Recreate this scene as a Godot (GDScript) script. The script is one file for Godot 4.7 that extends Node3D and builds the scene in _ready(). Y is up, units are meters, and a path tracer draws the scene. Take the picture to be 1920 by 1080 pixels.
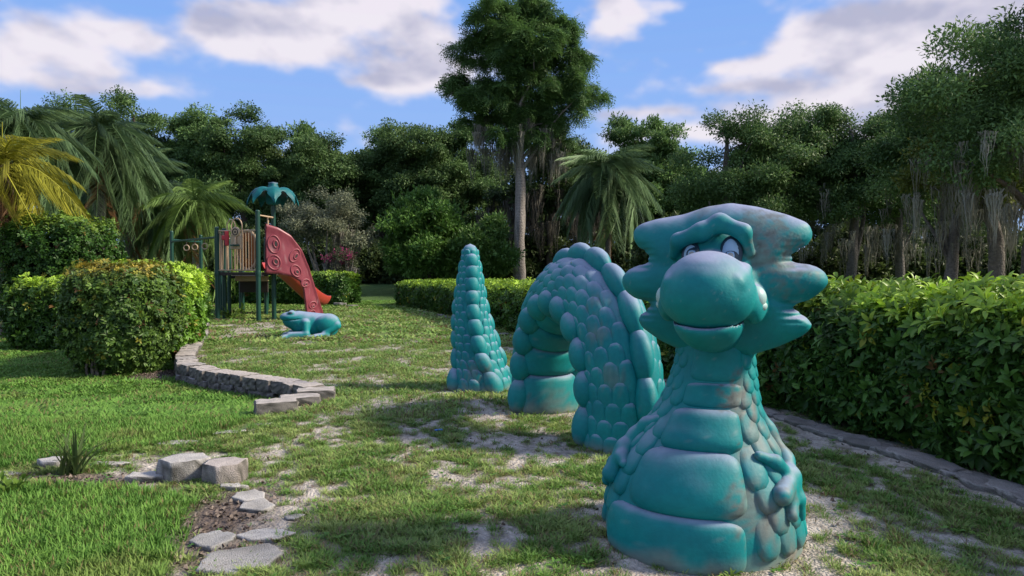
extends Node3D
# A grassy playground with three turquoise dragon sculptures, a frog, a climbing frame, clipped hedges and tall trees behind.

var rng := RandomNumberGenerator.new()
var taken := {}
var na := FastNoiseLite.new()
var nb := FastNoiseLite.new()
var nc := FastNoiseLite.new()
var M := {}
var NOCOL: Callable

# ---------------------------------------------------------------- naming
func numbered(called: String) -> String:
	if not taken.has(called):
		taken[called] = 0
		return called
	taken[called] += 1
	return "%s_%03d" % [called, taken[called]]

func tag(o: Node, label: String, category := "", group := "", kind := "") -> void:
	if label: o.set_meta("label", label)
	if category: o.set_meta("category", category)
	if group: o.set_meta("group", group)
	if kind: o.set_meta("kind", kind)

func thing(called: String, label: String, category: String, at := Vector3.ZERO, turn := 0.0, group := "") -> Node3D:
	var o := Node3D.new()
	o.name = numbered(called)
	add_child(o)
	o.position = at
	o.rotation.y = turn
	tag(o, label, category, group)
	return o

func part(called: String, m: Mesh, mat: Material, parent: Node, xf := Transform3D()) -> MeshInstance3D:
	var o := MeshInstance3D.new()
	o.name = called if parent != self else numbered(called)
	o.mesh = m
	o.material_override = mat
	o.transform = xf
	parent.add_child(o, true)
	return o

func copies(called: String, m: Mesh, mat: Material, buf: PackedFloat32Array, parent: Node) -> MultiMeshInstance3D:
	var mm := MultiMesh.new()
	mm.transform_format = MultiMesh.TRANSFORM_3D
	mm.use_colors = true
	mm.mesh = m
	mm.instance_count = buf.size() / 16
	mm.buffer = buf
	var o := MultiMeshInstance3D.new()
	o.name = called if parent != self else numbered(called)
	o.multimesh = mm
	o.material_override = mat
	parent.add_child(o, true)
	o.set_meta("kind", "stuff")
	return o

func put(buf: PackedFloat32Array, k: int, b: Basis, p: Vector3, c: Color) -> void:
	var i := k * 16
	buf[i] = b.x.x; buf[i + 1] = b.y.x; buf[i + 2] = b.z.x; buf[i + 3] = p.x
	buf[i + 4] = b.x.y; buf[i + 5] = b.y.y; buf[i + 6] = b.z.y; buf[i + 7] = p.y
	buf[i + 8] = b.x.z; buf[i + 9] = b.y.z; buf[i + 10] = b.z.z; buf[i + 11] = p.z
	buf[i + 12] = c.r; buf[i + 13] = c.g; buf[i + 14] = c.b; buf[i + 15] = 1.0

# ---------------------------------------------------------------- numbers
func rr(a: float, b: float) -> float:
	return rng.randf_range(a, b)

func rdir() -> Vector3:
	var y := rr(-1, 1)
	var a := rr(0, TAU)
	var r := sqrt(1.0 - y * y)
	return Vector3(r * cos(a), y, r * sin(a))

func mixc(a: Color, b: Color, t: float) -> Color:
	return a.lerp(b, clampf(t, 0, 1))

func basis_up(up: Vector3, spin: float, s: Vector3) -> Basis:
	up = up.normalized()
	var side := up.cross(Vector3(0.31, 0.11, 0.94))
	if side.length_squared() < 0.01:
		side = up.cross(Vector3.RIGHT)
	side = side.normalized().rotated(up, spin)
	return Basis(side * s.x, up * s.y, side.cross(up) * s.z)

func along(pts: Array, t: float) -> Variant:      # smooth point on a list, t 0..1
	var n := pts.size() - 1
	var f: float = clampf(t, 0, 1) * n
	var i: int = mini(int(f), n - 1)
	var k := f - i
	var a = pts[maxi(i - 1, 0)]
	var b = pts[i]
	var c = pts[i + 1]
	var d = pts[mini(i + 2, n)]
	return 0.5 * (2.0 * b + (c - a) * k + (2.0 * a - 5.0 * b + 4.0 * c - d) * k * k + (3.0 * b - a - 3.0 * c + d) * k * k * k)

func table(xs: Array, ys: Array, x: float) -> float:
	if x <= xs[0]: return ys[0]
	for i in range(1, xs.size()):
		if x <= xs[i]:
			return lerpf(ys[i - 1], ys[i], (x - xs[i - 1]) / (xs[i] - xs[i - 1]))
	return ys[-1]

# ---------------------------------------------------------------- meshes
func pack(p: PackedVector3Array, n: PackedVector3Array, c: PackedColorArray, ix: PackedInt32Array) -> ArrayMesh:
	var a := []
	a.resize(Mesh.ARRAY_MAX)
	a[Mesh.ARRAY_VERTEX] = p
	a[Mesh.ARRAY_NORMAL] = n
	a[Mesh.ARRAY_COLOR] = c
	a[Mesh.ARRAY_INDEX] = ix
	var m := ArrayMesh.new()
	m.add_surface_from_arrays(Mesh.PRIMITIVE_TRIANGLES, a)
	return m

# rows u, columns v; the outside is on the side of du x dv (or the other one when flipped)
func grid(p: PackedVector3Array, nu: int, nv: int, wu := false, wv := false, flip := false, colf := NOCOL) -> ArrayMesh:
	var n := PackedVector3Array()
	n.resize(p.size())
	var c := PackedColorArray()
	c.resize(p.size())
	c.fill(Color.WHITE)
	for i in nu:
		var i0 := i - 1
		var i1 := i + 1
		if wu:
			i0 = (i0 + nu) % nu
			i1 = i1 % nu
		else:
			i0 = maxi(i0, 0)
			i1 = mini(i1, nu - 1)
		for j in nv:
			var j0 := j - 1
			var j1 := j + 1
			if wv:
				j0 = (j0 + nv) % nv
				j1 = j1 % nv
			else:
				j0 = maxi(j0, 0)
				j1 = mini(j1, nv - 1)
			var q := (p[i1 * nv + j] - p[i0 * nv + j]).cross(p[i * nv + j1] - p[i * nv + j0])
			if q.length_squared() < 1e-18:
				var i2 := clampi(i, 1, nu - 2)
				q = (p[(i2 + 1) * nv + j] - p[(i2 - 1) * nv + j]).cross(p[i2 * nv + j1] - p[i2 * nv + j0])
			q = -q.normalized() if flip else q.normalized()
			n[i * nv + j] = q
			if colf.is_valid():
				c[i * nv + j] = colf.call(p[i * nv + j], q)
	var ix := PackedInt32Array()
	for i in (nu if wu else nu - 1):
		for j in (nv if wv else nv - 1):
			var a := i * nv + j
			var b := ((i + 1) % nu) * nv + j
			var d := i * nv + (j + 1) % nv
			var e := ((i + 1) % nu) * nv + (j + 1) % nv
			if flip:
				ix.append_array([a, b, d, b, e, d])
			else:
				ix.append_array([a, d, b, b, d, e])
	return pack(p, n, c, ix)

func tube(path: PackedVector3Array, radii: PackedFloat32Array, sides: int, caps := true, colf := NOCOL, bump := 0.0) -> ArrayMesh:
	var pts := PackedVector3Array()
	var n := path.size()
	var e1 := Vector3.ZERO
	var rows := 0
	for i in n:
		var t := (path[mini(i + 1, n - 1)] - path[maxi(i - 1, 0)]).normalized()
		if e1 == Vector3.ZERO:
			e1 = t.cross(Vector3.RIGHT if absf(t.x) < 0.8 else Vector3.UP)
		e1 = (e1 - t * e1.dot(t)).normalized()
		var e2 := t.cross(e1)
		if caps and i == 0:
			for j in sides: pts.append(path[0])
			rows += 1
		for j in sides:
			var a := TAU * j / sides
			var o := e1 * cos(a) + e2 * sin(a)
			var r := radii[i]
			if bump > 0.0:
				r *= 1.0 + bump * na.get_noise_3dv((path[i] + o * radii[i]) * 6.0)
			pts.append(path[i] + o * r)
		rows += 1
		if caps and i == n - 1:
			for j in sides: pts.append(path[i])
			rows += 1
	return grid(pts, rows, sides, false, true, true, colf)

func rod(a: Vector3, b: Vector3, r: float, sides := 10, r2 := -1.0) -> ArrayMesh:
	var r1 := r if r2 < 0.0 else r2
	var d := (b - a).normalized() * minf(r * 0.3, 0.01)
	return tube(PackedVector3Array([a, a + d, b - d, b]), PackedFloat32Array([r * 0.8, r, r1, r1 * 0.8]), sides)

func curve_tube(pts: Array, radii: Array, steps: int, sides: int, colf := NOCOL, bump := 0.0) -> ArrayMesh:
	var path := PackedVector3Array()
	var r := PackedFloat32Array()
	for i in steps + 1:
		var t := float(i) / steps
		path.append(along(pts, t))
		var k: float = t * (radii.size() - 1)
		var q: int = mini(int(k), radii.size() - 2)
		r.append(lerpf(radii[q], radii[q + 1], k - q))
	return tube(path, r, sides, true, colf, bump)

func ball(c: Vector3, r: Vector3, nu := 12, nv := 18, colf := NOCOL) -> ArrayMesh:
	var pts := PackedVector3Array()
	for i in nu + 1:
		var a := PI * i / nu - PI / 2
		for j in nv:
			var b := TAU * j / nv
			pts.append(c + Vector3(cos(a) * cos(b) * r.x, sin(a) * r.y, cos(a) * sin(b) * r.z))
	return grid(pts, nu + 1, nv, false, true, false, colf)

func join(list: Array) -> ArrayMesh:
	var st := SurfaceTool.new()
	st.begin(Mesh.PRIMITIVE_TRIANGLES)
	for m in list:
		st.append_from(m, 0, Transform3D())
	return st.commit()

func face(st: SurfaceTool, pts: Array, centre: Vector3, c: Color) -> void:   # a flat convex face turned away from centre
	var q: Vector3 = (pts[1] - pts[0]).cross(pts[2] - pts[0])
	var mid: Vector3 = (pts[0] + pts[1] + pts[2]) / 3.0
	var list := pts.duplicate()
	if q.dot(mid - centre) > 0.0:
		list.reverse()
	else:
		q = -q
	st.set_color(c)
	st.set_normal(q.normalized())
	for i in range(1, list.size() - 1):
		for v in [list[0], list[i], list[i + 1]]:
			st.add_vertex(v)

func bevel_box(s: Vector3, b: float, at := Vector3.ZERO, c := Color.WHITE) -> ArrayMesh:
	var st := SurfaceTool.new()
	st.begin(Mesh.PRIMITIVE_TRIANGLES)
	var h := s / 2.0
	var axes := [Vector3.RIGHT, Vector3.UP, Vector3.BACK]
	for k in 3:
		var x: Vector3 = axes[k]
		var y: Vector3 = axes[(k + 1) % 3]
		var z: Vector3 = axes[(k + 2) % 3]
		var hx: float = h.dot(x)
		var hy: float = h.dot(y)
		var hz: float = h.dot(z)
		for sg in [-1.0, 1.0]:
			var f := []
			for q in [[-1, -1], [1, -1], [1, 1], [-1, 1]]:
				f.append(at + x * hx * sg + y * (hy - b) * q[0] + z * (hz - b) * q[1])
			face(st, f, at, c)
			for s2 in [-1.0, 1.0]:
				face(st, [at + x * hx * sg + y * (hy - b) * s2 + z * (hz - b), at + x * hx * sg + y * (hy - b) * s2 - z * (hz - b), at + x * (hx - b) * sg + y * hy * s2 - z * (hz - b), at + x * (hx - b) * sg + y * hy * s2 + z * (hz - b)], at, c)
	for sx in [-1, 1]:
		for sy in [-1, 1]:
			for sz in [-1, 1]:
				var v := Vector3(sx, sy, sz)
				face(st, [at + v * Vector3(h.x, h.y - b, h.z - b), at + v * Vector3(h.x - b, h.y, h.z - b), at + v * Vector3(h.x - b, h.y - b, h.z)], at, c)
	return st.commit()

# a stone: irregular outline (x, z), flat rough top, rounded rim
func slab(outline: Array, height: float, seed_at: float, c: Color, rim := 0.02, rough := 0.006) -> ArrayMesh:
	var k := outline.size() * 4
	var rings := [[0.0, 1.0], [0.5, 1.0], [0.85, 1.0], [1.0 - rim * 2.0, 1.0], [1.0, 0.72], [1.02, 0.4], [1.0, -0.3]]
	var pts := PackedVector3Array()
	for ring in rings:
		for j in k:
			var f := float(j) / 4.0
			var i := int(f)
			var o: Vector2 = outline[i].lerp(outline[(i + 1) % outline.size()], f - i) * ring[0]
			var w := Vector3(o.x, height * ring[1], o.y)
			var nz := nb.get_noise_3d(w.x * 9 + seed_at, w.y * 9, w.z * 9)
			w.y += nz * rough * 2.0 * (1.0 if ring[1] > 0.5 else 0.0)
			var od := Vector3(o.x, 0, o.y)
			w += od.normalized() * nz * rough * 2.5 if ring[0] > 0.95 else Vector3.ZERO
			pts.append(w)
	var colf := func(p: Vector3, n: Vector3) -> Color:
		var t := nb.get_noise_3d(p.x * 14 + seed_at * 3, p.y * 14, p.z * 14)
		var u := nc.get_noise_3d(p.x * 3 + seed_at, p.y * 3, p.z * 3)
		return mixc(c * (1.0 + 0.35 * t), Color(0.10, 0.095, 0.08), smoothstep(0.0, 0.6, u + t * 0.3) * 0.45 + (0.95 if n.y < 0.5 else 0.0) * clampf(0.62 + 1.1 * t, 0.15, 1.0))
	return grid(pts, rings.size(), k, false, true, true, colf)

# ---------------------------------------------------------------- surface from a distance field
func surface_net(f: Callable, lo: Vector3, hi: Vector3, cs: float, colf := NOCOL, safety := 1.6) -> ArrayMesh:
	const B := 5
	var nx := int(ceil((hi.x - lo.x) / cs / B)) * B
	var ny := int(ceil((hi.y - lo.y) / cs / B)) * B
	var nz := int(ceil((hi.z - lo.z) / cs / B)) * B
	var sx := 1
	var sy := nx + 1
	var sz := (nx + 1) * (ny + 1)
	var val := PackedFloat32Array()
	val.resize(sz * (nz + 1))
	val.fill(99.0)
	var cell := PackedInt32Array()
	cell.resize(sz * (nz + 1))
	cell.fill(-1)
	var off := [0, sx, sy, sx + sy, sz, sx + sz, sy + sz, sx + sy + sz]
	var cor := [Vector3(0, 0, 0), Vector3(1, 0, 0), Vector3(0, 1, 0), Vector3(1, 1, 0), Vector3(0, 0, 1), Vector3(1, 0, 1), Vector3(0, 1, 1), Vector3(1, 1, 1)]
	var edges := [[0, 1], [2, 3], [4, 5], [6, 7], [0, 2], [1, 3], [4, 6], [5, 7], [0, 4], [1, 5], [2, 6], [3, 7]]
	var pts := PackedVector3Array()
	var where := PackedInt32Array()
	var reach := cs * B * 0.87 * safety
	for bz in nz / B:
		for by in ny / B:
			for bx in nx / B:
				var mid := lo + (Vector3(bx, by, bz) + Vector3.ONE * 0.5) * B * cs
				if absf(f.call(mid)) > reach:
					continue
				for z in range(bz * B, bz * B + B + 1):
					for y in range(by * B, by * B + B + 1):
						var at := z * sz + y * sy
						for x in range(bx * B, bx * B + B + 1):
							if val[at + x] == 99.0:
								val[at + x] = f.call(lo + Vector3(x, y, z) * cs)
				for z in range(bz * B, bz * B + B):
					for y in range(by * B, by * B + B):
						for x in range(bx * B, bx * B + B):
							var at := z * sz + y * sy + x
							var neg := 0
							for k in 8:
								if val[at + off[k]] < 0.0: neg += 1
							if neg == 0 or neg == 8: continue
							var sum := Vector3.ZERO
							var cnt := 0
							for e in edges:
								var a: float = val[at + off[e[0]]]
								var b: float = val[at + off[e[1]]]
								if (a < 0.0) != (b < 0.0):
									sum += cor[e[0]].lerp(cor[e[1]], a / (a - b))
									cnt += 1
							cell[at] = pts.size()
							where.append(at)
							pts.append(lo + (Vector3(x, y, z) + sum / cnt) * cs)
	var ix := PackedInt32Array()
	var steps := [[sx, sy, sz], [sy, sz, sx], [sz, sx, sy]]
	for at in where:
		var a: float = val[at]
		for s in steps:
			var b: float = val[at + s[0]]
			if b == 99.0 or (a < 0.0) == (b < 0.0): continue
			if at < s[1] + s[2]: continue
			var q0 := cell[at]
			var q1 := cell[at - s[1]]
			var q2 := cell[at - s[1] - s[2]]
			var q3 := cell[at - s[2]]
			if q1 < 0 or q2 < 0 or q3 < 0: continue
			if a < 0.0:
				ix.append_array([q0, q2, q1, q0, q3, q2])
			else:
				ix.append_array([q0, q1, q2, q0, q2, q3])
	var n := PackedVector3Array()
	var c := PackedColorArray()
	var h := cs * 0.7
	for p in pts:
		var f0: float = f.call(p)
		var q := Vector3(f.call(p + Vector3(h, 0, 0)) - f0, f.call(p + Vector3(0, h, 0)) - f0, f.call(p + Vector3(0, 0, h)) - f0).normalized()
		n.append(q)
		c.append(colf.call(p, q) if colf.is_valid() else Color.WHITE)
	return pack(pts, n, c, ix)

func smin(a: float, b: float, k: float) -> float:
	var h := maxf(k - absf(a - b), 0.0) / k
	return minf(a, b) - h * h * k * 0.25

func ell(p: Vector3, c: Vector3, r: Vector3) -> float:
	var q := (p - c) / r
	var l := q.length()
	var g := (q / r).length()
	return l * (l - 1.0) / maxf(g, 1e-5)

func cap(p: Vector3, a: Vector3, b: Vector3, ra: float, rb: float) -> float:
	var d := b - a
	var t := clampf((p - a).dot(d) / d.length_squared(), 0.0, 1.0)
	return (p - a - d * t).length() - lerpf(ra, rb, t)

# ---------------------------------------------------------------- raised pieces that lie on a curved skin
func lifted(surf: Callable, u: float, v: float, h: float) -> Vector3:
	var p: Vector3 = surf.call(u, v)
	var n: Vector3 = (surf.call(u + 0.004, v) - surf.call(u - 0.004, v)).cross(surf.call(u, v + 0.01) - surf.call(u, v - 0.01)).normalized()
	return p + n * h

func patch(surf: Callable, u0: float, u1: float, v0: float, v1: float, h: float, shape: String, nu: int, nv: int, colf: Callable, flip := false) -> ArrayMesh:
	var pts := PackedVector3Array()
	for i in nu:
		var b := float(i) / (nu - 1)
		# crowd the rows towards the rims, where the piece curves most
		b = 0.5 - 0.5 * cos(PI * b)
		for j in nv:
			var a := sin((-1.0 + 2.0 * j / (nv - 1)) * PI / 2)
			var w := 1.0
			var hh := h
			if shape == "scale":
				var k := (b - 0.42) / 0.6
				w = sqrt(maxf(0.012, 1.0 - k * k * absf(k)))
				hh *= pow(maxf(0.0, 1.0 - a * a * a * a), 0.5) * pow(maxf(0.0, 1.0 - pow(b, 7.0)), 0.5) * (0.15 + 0.85 * b)
			elif shape == "dome":
				var k := 2.0 * b - 1.0
				w = sqrt(maxf(0.01, 1.0 - k * k))
				hh *= sqrt(maxf(0.0, 1.0 - a * a)) * sqrt(maxf(0.0, 1.0 - k * k))
			else:
				var k := 2.0 * b - 1.0
				w = pow(maxf(0.3, 1.0 - pow(absf(k), 6.0)), 0.25)
				hh *= pow(maxf(0.0, 1.0 - pow(absf(a), 5.0)), 0.5) * pow(maxf(0.0, 1.0 - pow(absf(k), 4.0)), 0.5)
			hh -= 0.006
			pts.append(lifted(surf, lerpf(u0, u1, b), (v0 + v1) / 2 + (v1 - v0) / 2 * a * w, hh))
	return grid(pts, nu, nv, false, false, flip, colf)

# ---------------------------------------------------------------- materials
func noise_tex(freq: float, lo: Color, hi: Color, seed_at: int, size := 256, normal := false, strength := 4.0, octaves := 4) -> NoiseTexture2D:
	var n := FastNoiseLite.new()
	n.noise_type = FastNoiseLite.TYPE_SIMPLEX_SMOOTH
	n.frequency = freq
	n.fractal_octaves = octaves
	n.seed = seed_at
	var t := NoiseTexture2D.new()
	t.width = size
	t.height = size
	t.seamless = true
	t.noise = n
	if normal:
		t.as_normal_map = true
		t.bump_strength = strength
	else:
		var g := Gradient.new()
		g.set_color(0, lo)
		g.set_color(1, hi)
		t.color_ramp = g
	return t

func mat(called: String, c: Color, rough: float, vertex := false, tex: Texture2D = null, norm: Texture2D = null, scale := 2.0, norm_scale := 0.6) -> StandardMaterial3D:
	var m := StandardMaterial3D.new()
	m.resource_name = called
	m.albedo_color = c.linear_to_srgb()
	m.roughness = rough
	m.vertex_color_use_as_albedo = vertex
	if tex: m.albedo_texture = tex
	if norm:
		m.normal_enabled = true
		m.normal_texture = norm
		m.normal_scale = norm_scale
	if tex or norm:
		m.uv1_triplanar = true
		m.uv1_world_triplanar = true
		m.uv1_scale = Vector3.ONE * scale
	return m

func leaf_mat(called: String, rough := 0.55, through := 0.55) -> StandardMaterial3D:
	var m := mat(called, Color.WHITE, rough, true)
	m.backlight_enabled = true
	m.backlight = Color(through, through, through)
	m.metallic_specular = 0.35
	return m

func make_materials() -> void:
	var speck := noise_tex(0.05, Color(0.86, 0.86, 0.86), Color(1, 1, 1), 11, 512, false, 1, 5)
	var fine := noise_tex(0.06, Color.BLACK, Color.WHITE, 12, 512, true, 3.0, 5)
	M.teal = mat("painted_fibreglass", Color.WHITE, 0.36, true, noise_tex(0.022, Color(0.89, 0.89, 0.90), Color(1, 1, 1), 14, 512, false, 1, 6), fine, 1.7, 0.22)
	M.teal.metallic_specular = 0.38
	M.teal.roughness_texture = noise_tex(0.03, Color(0.75, 0.75, 0.75), Color(1, 1, 1), 21, 512, false, 1, 5)
	M.teal.roughness = 0.66
	M.eye = mat("eye_paint", Color(0.25, 0.41, 0.56), 0.4)
	M.iris = mat("iris_paint", Color(0.20, 0.27, 0.30), 0.4, false, speck, null, 9.0)
	M.pupil = mat("pupil_paint", Color(0.36, 0.36, 0.32), 0.5, false, speck, null, 12.0)
	M.outline = mat("eye_outline", Color(0.012, 0.035, 0.06), 0.5)
	M.tooth = mat("tooth_paint", Color(0.36, 0.55, 0.53), 0.5, false, speck, null, 5.0)
	M.soil = mat("ground", Color.WHITE, 0.95, true, noise_tex(0.045, Color(0.70, 0.70, 0.70), Color(1, 1, 1), 31, 512, false, 1, 6), noise_tex(0.06, Color.BLACK, Color.WHITE, 32, 512, true, 10.0, 6), 1.1, 1.0)
	M.stone = mat("weathered_stone", Color.WHITE, 0.92, true, noise_tex(0.05, Color(0.68, 0.68, 0.68), Color(1, 1, 1), 41, 512, false, 1, 6), noise_tex(0.07, Color.BLACK, Color.WHITE, 42, 512, true, 10.0, 6), 3.0, 1.0)
	M.bark = mat("bark", Color.WHITE, 0.95, true, noise_tex(0.03, Color(0.65, 0.65, 0.65), Color(1, 1, 1), 51, 256, false, 1, 5), noise_tex(0.04, Color.BLACK, Color.WHITE, 52, 256, true, 10.0, 5), 1.3, 1.0)
	M.leaf = leaf_mat("leaf", 0.55, 0.8)
	M.hedge = leaf_mat("hedge_leaf", 0.42, 0.7)
	M.blade = leaf_mat("grass_blade", 0.6, 0.8)
	M.moss = leaf_mat("hanging_moss", 0.9, 0.5)
	M.frond = leaf_mat("palm_leaf", 0.5, 0.7)
	M.core = mat("added_dark_core", Color(0.010, 0.013, 0.006), 1.0)  # near-black solid added inside the foliage so no light passes through
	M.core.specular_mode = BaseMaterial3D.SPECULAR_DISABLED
	M.green = mat("green_post_paint", Color(0.006, 0.056, 0.038), 0.42, false, speck, null, 1.5)
	M.tan = mat("tan_rail_paint", Color(0.50, 0.37, 0.24), 0.45, false, speck, null, 2.0)
	M.red_cup = mat("red_foothold_plastic", Color(0.25, 0.042, 0.062), 0.5, false, speck)
	M.red = mat("faded_red_plastic", Color.WHITE, 0.42, true, speck, fine, 1.5, 0.15)
	M.slide = mat("red_slide_plastic", Color(0.46, 0.06, 0.045), 0.35, false, speck, null, 1.5)
	M.deck = mat("dark_deck_coating", Color(0.035, 0.026, 0.022), 0.7, false, speck, null, 2.0)
	M.orange = mat("orange_brown_plastic", Color(0.30, 0.10, 0.02), 0.4, false, speck, null, 2.0)
	M.bright_red = mat("bright_red_plastic", Color(0.42, 0.02, 0.03), 0.4)
	M.dark = mat("hole_shade_and_foot", Color(0.02, 0.02, 0.02), 0.8)  # painted shade of the foothold holes; also the slide foot
	M.flower = leaf_mat("petal", 0.6, 0.4)
	M.litter = mat("blue_wrapper", Color(0.02, 0.12, 0.5), 0.35)

# ---------------------------------------------------------------- sky
func cloud_sky() -> Image:
	var w := 2560
	var h := 1280
	var n1 := FastNoiseLite.new()
	n1.noise_type = FastNoiseLite.TYPE_SIMPLEX_SMOOTH
	n1.frequency = 0.9
	n1.fractal_octaves = 5
	n1.seed = 5
	var n2 := FastNoiseLite.new()
	n2.noise_type = FastNoiseLite.TYPE_SIMPLEX_SMOOTH
	n2.frequency = 0.10
	n2.fractal_octaves = 6
	n2.seed = 8
	# cloud banks: azimuth, elevation, half width, half height (degrees), strength
	var banks := [[-34.2, 15.4, 2.4, 1.65, 1.00], [-32.4, 14.0, 3.4, 1.80, 1.00], [-30.4, 12.9, 3.0, 1.06, 1.00], [-27.3, 12.6, 2.2, 0.63, 0.90], [-34.2, 12.8, 2.8, 1.49, 0.90], [-28.4, 16.1, 3.3, 1.25, 0.95], [-20.1, 17.8, 5.4, 2.31, 1.00], [-18.2, 16.3, 4.1, 1.53, 1.00], [-22.1, 18.5, 3.5, 1.32, 0.90], [-14.0, 18.2, 3.3, 1.93, 0.85], [-11.0, 19.8, 4.6, 1.63, 0.90], [-7.6, 17.7, 5.4, 3.29, 1.00], [-8.3, 15.5, 5.3, 1.59, 1.00], [-10.4, 14.5, 3.7, 0.65, 0.80], [8.7, 18.3, 3.0, 2.44, 0.95], [8.1, 20.0, 2.8, 1.60, 0.90], [13.2, 19.8, 1.6, 0.65, 0.70], [15.0, 16.6, 0.9, 0.32, 0.60], [17.6, 16.9, 0.9, 0.41, 0.50], [18.2, 15.3, 3.4, 0.77, 0.95], [18.2, 13.8, 4.1, 0.63, 0.95], [8.1, 12.3, 3.9, 0.56, 0.85], [13.0, 12.4, 2.9, 0.65, 0.80], [14.3, 10.7, 5.3, 0.83, 0.90], [22.7, 16.2, 2.6, 1.53, 0.90], [25.2, 16.9, 2.3, 1.72, 1.00], [28.5, 17.4, 5.9, 2.29, 1.10], [32.4, 15.8, 5.1, 3.40, 1.10], [27.6, 14.0, 6.7, 2.94, 1.10], [24.5, 11.6, 7.5, 2.16, 1.00], [21.3, 10.4, 5.8, 1.33, 0.90], [32.4, 12.4, 5.7, 3.80, 1.10], [29.6, 9.3, 6.1, 1.40, 1.00], [-15.1, 7.3, 11.5, 1.83, 0.40], [12.3, 7.4, 11.8, 2.32, 0.50]]
	var by := PackedByteArray()
	by.resize(w * h * 3)
	var top := Color(0.060, 0.121, 0.268)
	var low := Color(0.127, 0.18, 0.278)
	var lit := Color(0.272, 0.252, 0.268)
	var shade := Color(0.148, 0.146, 0.186)
	var ground := Color(0.10, 0.11, 0.07)
	for y in h:
		var el := 90.0 - (y + 0.5) * 180.0 / h
		var up := sin(deg_to_rad(el))
		var base := low.lerp(top, clampf(pow(maxf(up, 0.0) / 0.42, 0.75), 0, 1))
		if el < -1.0:
			base = ground
		var seen_row := el > -1.0 and el < 34.0
		for x in w:
			var c := base
			if el >= -1.0:
				var az := fposmod((x + 0.5) * 360.0 / w + 180.0, 360.0) - 180.0
				var ra := deg_to_rad(az)
				var f := 0.0
				var n := 0.0
				if seen_row and absf(az) < 52.0:
					var wob := n2.get_noise_2d(az * 1.3 + 50.0, el * 2.6) * 2.2
					for b in banks:
						var dx: float = (az + wob - b[0]) / b[2]
						var dy: float = (el - b[1]) / b[3]
						var q: float = dx * dx + dy * dy
						if q < 4.0:
							f += b[4] * exp(-q * 1.1)
					f = minf(f, 1.25)
					n = n2.get_noise_2d(az * 1.0, el * 2.1)
					f = f * 0.84 + n * 0.70 + n2.get_noise_2d(az * 3.1 + 9.0, el * 6.0) * 0.20
					var edge := smoothstep(33.0, 26.0, absf(el)) * smoothstep(52.0, 46.0, absf(az))
					var k := 1.0 / (up + 0.16)
					f = lerpf(0.50 + n1.get_noise_2d(sin(ra) * k, -cos(ra) * k) * 0.75, f, edge)
				else:
					var k := cos(deg_to_rad(el)) / (up + 0.16)
					n = n1.get_noise_2d(sin(ra) * k, -cos(ra) * k)
					f = 0.50 + n * 0.75
				var alpha := smoothstep(0.14, 0.96, f)
				if alpha > 0.0:
					var n3 := n2.get_noise_2d(az * 1.0 + 1.2, el * 2.1 - 3.0)
					var body := clampf((f - 0.60) * 0.50 + (n3 - n) * 1.25 + 0.22, 0.0, 1.0)
					c = base.lerp(lit.lerp(shade, body), alpha * 0.92)
			var s := c.linear_to_srgb()
			var i := (y * w + x) * 3
			by[i] = int(clampf(s.r, 0, 1) * 255.0)
			by[i + 1] = int(clampf(s.g, 0, 1) * 255.0)
			by[i + 2] = int(clampf(s.b, 0, 1) * 255.0)
	return Image.create_from_data(w, h, false, Image.FORMAT_RGB8, by)

# ---------------------------------------------------------------- terrain
const WALL_D := [6.4, 7.2, 7.7, 8.05, 8.5, 9.0, 9.45, 10.0, 10.6, 11.8, 14.1, 15.8, 19.0, 26.0, 30.0]
const WALL_X := [-2.5, -2.34, -2.31, -2.33, -2.42, -2.85, -3.5, -4.25, -4.86, -5.45, -6.3, -6.95, -8.3, -12.5, -18.0]

func wall_x(d: float) -> float:
	return table(WALL_D, WALL_X, d)

func ground_h(x: float, z: float) -> float:
	var d := -z
	var h := 0.75 * smoothstep(33.0, 50.0, d) + 0.02 * na.get_noise_2d(x * 0.5, z * 0.5) * smoothstep(2.0, 5.0, d)
	if d > 6.2 and d < 30.0:
		var low := 0.20 * smoothstep(6.3, 9.0, d) * (1.0 - smoothstep(18.0, 28.0, d))
		h -= low * smoothstep(0.02, -0.16, x - wall_x(d))
	return h

# how much grass grows here, 0 bare sand .. 1 lush
func lawn_left(x: float, z: float) -> float:
	var d := -z
	if d > 6.25:
		return smoothstep(0.0, -0.25, x - wall_x(d)) if d < 30.0 else 1.0
	# the near lawn ends on a bed of stones and mulch
	var edge := table([2.5, 3.4, 3.9, 4.4, 4.75, 4.95, 5.3, 5.75, 6.25], [-1.3, -1.65, -1.75, -1.95, -2.6, -3.6, -3.5, -3.0, -2.5], d)
	var mid := 1.0
	if d > 4.7 and d < 5.25:
		mid = smoothstep(5.05, 5.25, d)
	return smoothstep(0.05, -0.12, x - edge) * (mid if x < -1.0 else 1.0)

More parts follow.
